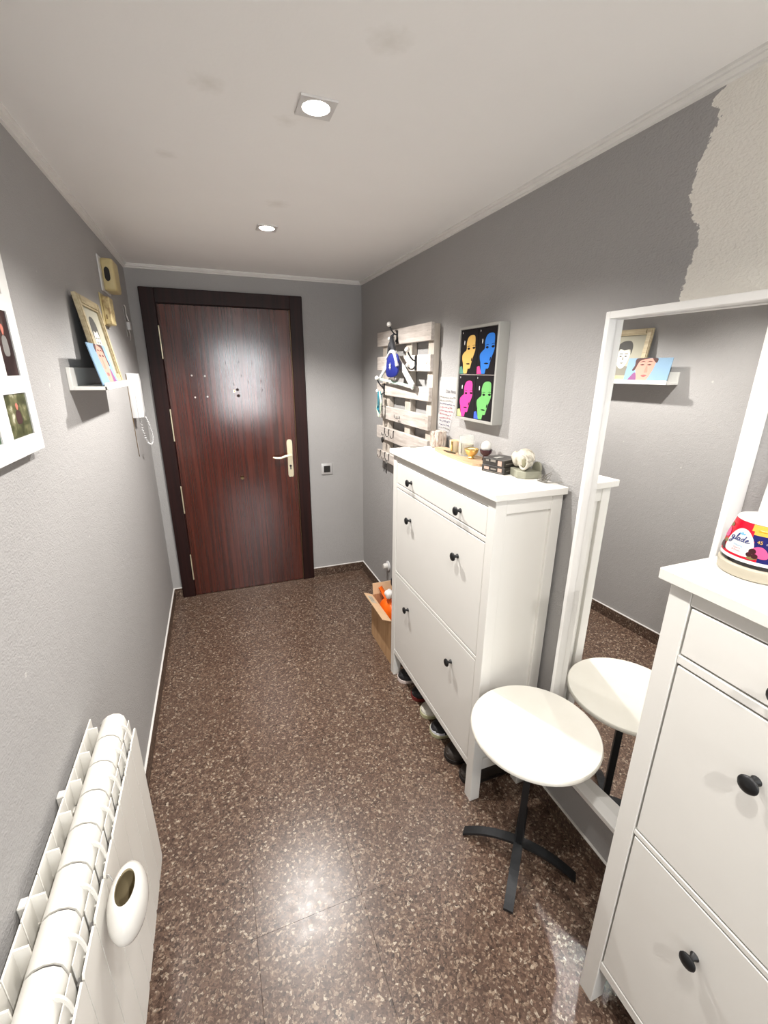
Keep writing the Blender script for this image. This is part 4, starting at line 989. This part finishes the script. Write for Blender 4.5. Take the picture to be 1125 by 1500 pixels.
t.part('spire', bm, 'shell_white', smooth=True)
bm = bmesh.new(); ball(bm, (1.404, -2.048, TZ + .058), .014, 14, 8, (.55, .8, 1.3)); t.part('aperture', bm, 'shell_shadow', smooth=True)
bm = bmesh.new(); tube(bm, [(1.402 - .006 * math.cos(a) * .4, -2.048 + .018 * math.cos(a), TZ + .058 + .024 * math.sin(a)) for a in [2 * PI * i / 20 for i in range(20)]], .0045, 7, closed=True); t.part('lip', bm, 'shell_white', smooth=True)
# dry twig
t = Thing('dry_twig', (1.440, -2.125, TZ), 'dry grey twig sprig lying at the end of the cabinet top', 'twig')
rnd = random.Random(11); bm = bmesh.new()
tube(bm, smooth_open([(1.432, -2.095, TZ + .003), (1.436, -2.125, TZ + .003), (1.452, -2.150, TZ + .006), (1.464, -2.176, TZ + .012)], 4), .002, 5, .6); t.part('stem', bm, 'twig_grey')
for i in range(13):
    a = rnd.uniform(-2.2, 1.6); L = rnd.uniform(.025, .050); b0_ = Vector((1.434 + rnd.uniform(-.002, .006), -2.112 + rnd.uniform(-.02, .01), TZ + .003)); d = Vector((math.cos(a) * .5 - .25, math.sin(a) * .8, rnd.uniform(.3, 1.0))).normalized()
    bm = bmesh.new(); tube(bm, smooth_open([b0_, b0_ + d * L * .5 + Vector((0, 0, .003)), b0_ + d * L + Vector((rnd.uniform(-.008, .008), rnd.uniform(-.008, .008), -.002))], 3), .0014, 4, .5); t.part('sprig', bm, 'twig_grey')

# ================================================================== AIR FRESHENER ON THE SECOND CABINET
GX, GY = 1.345, -2.824
t = Thing('air_freshener', (GX, GY, TZ), 'red and navy gel air freshener tub with cream base', 'air freshener')
bm = bmesh.new(); lathe(bm, [(.0595, 0), (.0625, .0025), (.0630, .012), (.0640, .015), (.0640, .021), (.0610, .024), (0, .024)], 56, (GX, GY, TZ)); t.part('base', bm, 'jar_base_cream', smooth=True)
bm = bmesh.new(); lathe(bm, [(.0590, .0242), (.0590, .032), (0, .032)], 56, (GX, GY, TZ)); t.part('grille_gap', bm, 'jar_black')
JZ0, JZ1, JR0, JR1 = .0322, .102, .0625, .0495
A0 = math.radians(-153.6)
def jr(h): 
    q = (h - JZ0) / (JZ1 - JZ0); return JR0 + (JR1 - JR0) * q + .0016 * math.sin(PI * q)
def JP(phi, h, s=0.0): 
    r_ = jr(h) + s; return (GX + r_ * math.cos(A0 + phi), GY + r_ * math.sin(A0 + phi), TZ + h)
bm = bmesh.new(); n, m_ = 72, 12; rows = []
for i in range(m_ + 1):
    h = JZ0 + (JZ1 - JZ0) * i / m_; rows.append([bm.verts.new(JP(2 * PI * j / n - PI, h)) for j in range(n)])
for i, (a, b) in enumerate(zip(rows, rows[1:])):
    h = (i + .5) / m_
    for j in range(n):
        ph = 2 * PI * (j + .5) / n - PI
        mi = 0
        if ph > -.05 - .42 * h: mi = 2 if h > .76 else 1
        if h < .06: mi = 3
        bm.faces.new((a[j], a[(j + 1) % n], b[(j + 1) % n], b[j])).material_index = mi
jar = t.part('tub', bm, ['jar_red', 'jar_navy', 'jar_yellow', 'white_plastic'], smooth=True)
bm = bmesh.new(); lathe(bm, [(JR1 - .0002, JZ1), (JR1 + .0006, JZ1 + .001), (JR1 - .0006, JZ1 + .003), (JR1 - .006, JZ1 + .0042), (0, JZ1 + .0048)], 56, (GX, GY, TZ)); t.part('lid', bm, 'white_plastic', smooth=True)
def decal(bm, pts, s, mi, kk=4, cx=0.0, ch=0.0):
    P_ = smooth_closed(pts, kk) if kk else pts
    mu, mv = sum(u for u, v in P_) / len(P_), sum(v for u, v in P_) / len(P_); R_ = 5; prev = None
    for q in range(1, R_ + 1):                         # rings, so that the print follows the curve of the tub
        vs = [bm.verts.new(JP(cx + (mu + (u - mu) * q / R_) / .056, ch + mv + (v - mv) * q / R_, s)) for u, v in P_]
        if prev is None: bm.faces.new(vs).material_index = mi
        else:
            for i in range(len(vs)): bm.faces.new((prev[i], vs[i], vs[(i + 1) % len(vs)], prev[(i + 1) % len(vs)])).material_index = mi
        prev = vs
LCX, LCH = -0.66, 0.0655
bm = bmesh.new(); decal(bm, [(-.0225, -.021), (-.0245, -.006), (-.020, .010), (-.010, .0215), (0, .0245), (.010, .0215), (.020, .010), (.0245, -.006), (.0225, -.021), (0, -.023)], .0006, 0, 4, LCX, LCH)
lab = t.part('label_shape', bm, 'paper_white', jar)
_so = smooth_open
def stroke2(pts, r_):
    P_ = _so([Vector((a, b, 0)) for a, b in pts], 5); tube(bm, [JP(LCX + q.x / .052, LCH + q.y, .0011) for q in P_], r_, 5)
bm = bmesh.new()                                                    # handwritten brand name: g l a d e
sl = lambda x, y: (x + .18 * y, y)
def W_(pts, r_=.00075): stroke2([sl(a, b) for a, b in pts], r_)
W_([(-.0125, .0068), (-.0155, .0075), (-.0175, .0050), (-.0160, .0020), (-.0135, .0030), (-.0122, .0066), (-.0126, .0000), (-.0140, -.0050), (-.0168, -.0060), (-.0175, -.0035), (-.0120, .0008), (-.0085, .0030)])
W_([(-.0090, .0020), (-.0072, .0090), (-.0062, .0130), (-.0078, .0132), (-.0082, .0060), (-.0074, .0020), (-.0056, .0022)])
W_([(-.0014, .0062), (-.0040, .0070), (-.0055, .0045), (-.0042, .0018), (-.0020, .0030), (-.0012, .0064), (-.0014, .0025), (.0004, .0018)])
W_([(.0055, .0060), (.0030, .0066), (.0014, .0042), (.0028, .0016), (.0048, .0030), (.0064, .0120), (.0056, .0060), (.0056, .0022), (.0074, .0020)])
W_([(.0082, .0038), (.0112, .0048), (.0116, .0066), (.0098, .0068), (.0084, .0042), (.0094, .0018), (.0122, .0020), (.0150, .0032)])
t.part('brand_lettering', bm, 'logo_blue', lab, label='dark blue script lettering')
bm = bmesh.new(); decal(bm, [(-.003, .0145), (0, .0185), (.003, .0145), (.0005, .013)], .0009, 0, 3, LCX, LCH); decal(bm, [(.002, .0150), (.006, .0170), (.005, .0130)], .0009, 0, 3, LCX, LCH); decal(bm, [(-.002, .0150), (-.006, .0165), (-.005, .0130)], .0009, 0, 3, LCX, LCH)
t.part('flower_mark', bm, 'logo_light', lab)
cy_ = lambda u, v, s: JP(LCX + u / .052, LCH - .0115 + v, .0014 + s)
t.part('scent_lettering', text_bm('Relaxing', .0045, lambda u, v, s: cy_(u, v + .0042, s)), 'logo_light', lab)
t.part('scent_lettering', text_bm('Cherry', .0042, lambda u, v, s: cy_(u, v - .0008, s)), 'print_red', lab)
t.part('scent_lettering', text_bm('& Peony', .0042, lambda u, v, s: cy_(u, v - .0052, s)), 'print_red', lab)
t.part('days_lettering', text_bm('45', .0080, lambda u, v, s: JP(-.12 + u / .056, .0715 + v, .0020 + s)), 'jar_yellow', jar)
t.part('days_lettering', text_bm('DAYS', .0040, lambda u, v, s: JP(.12 + u / .056, .0715 + v, .0020 + s)), 'paper_white', jar)
bm = bmesh.new(); decal(bm, [(-.008, -.0018), (.008, -.0018), (.008, .0018), (-.008, .0018)], .0007, 0, 0, -.10, .0925); t.part('band_mark', bm, 'jar_orange', jar)
bm = bmesh.new(); decal(bm, [(-.013, -.004), (-.006, .008), (.004, .010), (.012, .002), (.013, -.008), (.002, -.010)], .0008, 0, 4, -.10, .056); t.part('printed_petal', bm, 'petal_pink', jar)
bm = bmesh.new(); decal(bm, [(-.010, -.008), (-.004, .010), (.008, .006), (.009, -.006)], .0007, 0, 4, -1.32, .072); t.part('printed_petal', bm, 'petal_pink', jar)
for cx_, ch_, r_ in ((-.24, .056, .0052), (-.16, .048, .0045), (-.30, .049, .0042), (-1.28, .050, .0065), (-1.16, .045, .005), (-1.42, .047, .005)):
    bm = bmesh.new(); decal(bm, [(r_ * math.cos(a), r_ * math.sin(a)) for a in [2 * PI * i / 8 for i in range(8)]], .0009, 0, 2, cx_, ch_); t.part('printed_berry', bm, 'berry_dark', jar)
for cx_, ch_ in ((-.22, .0445), (-1.3, .088), (-1.2, .058)):
    bm = bmesh.new(); decal(bm, [(-.007, -.002), (0, .004), (.008, .001), (0, -.004)], .0008, 0, 3, cx_, ch_); t.part('printed_leaf', bm, 'leaf_olive', jar)
# white board standing behind it against the wall
t = Thing('white_notice_card', (W - .02, -2.86, TZ), 'plain white card standing against the wall behind the air freshener', 'card')
bm = bmesh.new(); prism(bm, [(-2.735, 0), (-2.735, .165), (-2.95, .165), (-2.95, 0)], lambda u, v, s: (W - .022 + s + v * .10, u, TZ + v * .995), 0, .004); t.part('card', bm, 'paper_white')

# ================================================================== SHOES UNDER THE FIRST CABINET
def shoe(yc, x0, wd, ht, upper, sole, label, extra=None, yaw=0.0, L=0.245):
    t = Thing('shoe', (x0 + L / 2, yc, 0), label, 'shoe', 'shoes tucked under the first cabinet')
    n = 18; rot = Matrix.Rotation(yaw, 3, 'Z'); o = Vector((x0, yc, 0))
    def hw(s):       # outline half width from toe (0) to heel (1)
        return wd / 2 * (math.sqrt(max(0, 1 - (1 - min(s / .22, 1)) ** 2)) * (1 - .16 * max(0, s - .3)) if s < .86 else math.sqrt(max(0.0, 1 - ((s - .86) / .141) ** 2)) * .91)
    ss = [0.004, .02, .05, .09, .14, .2, .28, .36, .45, .55, .65, .75, .84, .90, .95, .985]
    def loft(secs):
        bm = bmesh.new(); rows = [[bm.verts.new(o + rot @ Vector(p)) for p in r_] for r_ in secs]
        for a, b in zip(rows, rows[1:]):
            for j in range(len(a)): bm.faces.new((a[j], a[(j + 1) % len(a)], b[(j + 1) % len(a)], b[j]))
        bm.faces.new(rows[0]); bm.faces.new(rows[-1]); return bm
    sh = .020
    t.part('sole', loft([[(L * s, w * (hw(s) + .003), z) for w, z in ((-.92, 0), (.92, 0), (1, .006), (1, sh), (-1, sh), (-1, .006))] for s in ss]), sole, smooth=True)
    def top(s): return sh + ht * (.40 + .25 * min(s / .22, 1) if s < .22 else (.65 + .35 * min((s - .22) / .25, 1) if s < .5 else 1.0))
    sec = []
    for s in ss:
        h = top(s) if s > .03 else sh + ht * .28
        hwid = hw(s); sec.append([(L * s + .002, hwid * math.cos(a) * (1 if math.sin(a) < .5 else .92), sh + (h - sh) * max(0, math.sin(a)) ** .8) for a in [PI * j / 10 for j in range(11)]])
    t.part('upper', loft(sec), upper, smooth=True)
    if extra:
        sec = []
        for s in ss[:6]:
            h = (top(s) if s > .03 else sh + ht * .28) + .0012; hwid = hw(s) + .0012
            sec.append([(L * s + .0012, hwid * math.cos(a), sh + (h - sh) * max(0, math.sin(a)) ** .8 * .72) for a in [PI * j / 10 for j in range(11)]])
        t.part('toe_cap', loft(sec), extra, smooth=True)
    return t
shoe(-1.425, 1.214, .096, .060, 'shoe_black', 'sole_white', 'black running shoe with white sole at the far end under the cabinet', None, .04)
shoe(-1.572, 1.228, .094, .058, 'shoe_black', 'sole_red', 'black running shoe with dark red sole under the cabinet', None, -.05, .238)
shoe(-1.700, 1.222, .096, .050, 'shoe_grey', 'sole_cream', 'light grey shoe with cream sole under the cabinet', None, .05, .24)
shoe(-1.822, 1.214, .096, .052, 'shoe_black', 'sole_cream', 'dark shoe with a white toe cap under the cabinet', 'shoe_white', -.03)
shoe(-1.972, 1.212, .098, .058, 'shoe_brown', 'sole_dark', 'dark brown shoe beside the matching one close to the near cabinet leg', None, .03)
shoe(-2.083, 1.222, .086, .054, 'shoe_brown', 'sole_dark', 'dark brown shoe right against the near leg of the cabinet', None, -.02, .235)

# ================================================================== CARDBOARD BOX WITH BAGS
BX0, BX1, BY0, BY1, BZ = 1.226, 1.466, -1.285, -0.945, 0.285
t = Thing('cardboard_box', ((BX0 + BX1) / 2, (BY0 + BY1) / 2, 0), 'open brown cardboard box on the floor beyond the shoe cabinet', 'box')
w = .004
for q in ((BX0, BX0 + w, BY0, BY1), (BX1 - w, BX1, BY0, BY1), (BX0 + w, BX1 - w, BY0, BY0 + w), (BX0 + w, BX1 - w, BY1 - w, BY1)): t.part('side_wall', nb(*q, 0.0005, BZ), 'cardboard')
t.part('bottom', nb(BX0 + w, BX1 - w, BY0 + w, BY1 - w, .001, .005), 'cardboard')
fnf = lambda u, v, s: (BX0 - v * .92 + s * .25, u, BZ + v * .38 + s)
bm = bmesh.new(); prism(bm, [(BY0 + .003, 0), (BY1 - .003, 0), (BY1 - .006, .058), (BY0 + .006, .058)], fnf, 0, .0035); fl = t.part('flap', bm, 'cardboard_inner')
bm = bmesh.new(); prism(bm, [(-.985, .014), (-1.075, .014), (-1.075, .048), (-.985, .048)], fnf, .0036, .0042); lb = t.part('address_label', bm, 'jar_base_cream', fl)
bm = bmesh.new()
for i in range(3): prism(bm, [(-.995, .020 + i * .009), (-1.05 - .006 * i, .020 + i * .009), (-1.05 - .006 * i, .023 + i * .009), (-.995, .023 + i * .009)], fnf, .0043, .0045)
t.part('label_lines', bm, 'sketch_grey', lb)
bm = bmesh.new(); prism(bm, [(BX0 + .01, 0), (BX1 - .01, 0), (BX1 - .014, .07), (BX0 + .014, .07)], lambda u, v, s: (u, BY1 + v * .35 + s, BZ + v * .9), -.004, 0); t.part('flap', bm, 'cardboard_inner')
def bag(name, c, r, sq, mat, label, cat, seed, ns=.16, neck=None):
    t = Thing(name, (c[0], c[1], c[2] - r * sq[2]), label, cat)
    bm = bmesh.new(); ball(bm, c, r, 26, 18, sq, ns, seed); t.part('body', bm, mat, smooth=True)
    if neck:
        bm = bmesh.new(); tube(bm, smooth_open(neck, 4), .018, 8, 1.4, flat=(1, .5)); t.part('gathered_top', bm, mat, smooth=True)
bag('plastic_bag', (1.310, -1.060, .170), .100, (.70, 1.05, 1.35), 'orange_bag', 'orange plastic bag stuffed in the cardboard box', 'bag', 2, .07, [(1.30, -1.03, .28), (1.285, -.995, .315), (1.272, -.975, .345)])
bag('white_bundle', (1.290, -1.082, .345), .030, (.9, 1.1, .95), 'white_cloth', 'crumpled white bundle on the orange bag in the box', 'bundle', 5, .10)
bag('black_glove', (1.375, -1.000, .372), .042, (.9, 1.2, .9), 'black_cloth', 'black cloth item on top of the orange bag in the box', 'cloth', 8, .10)
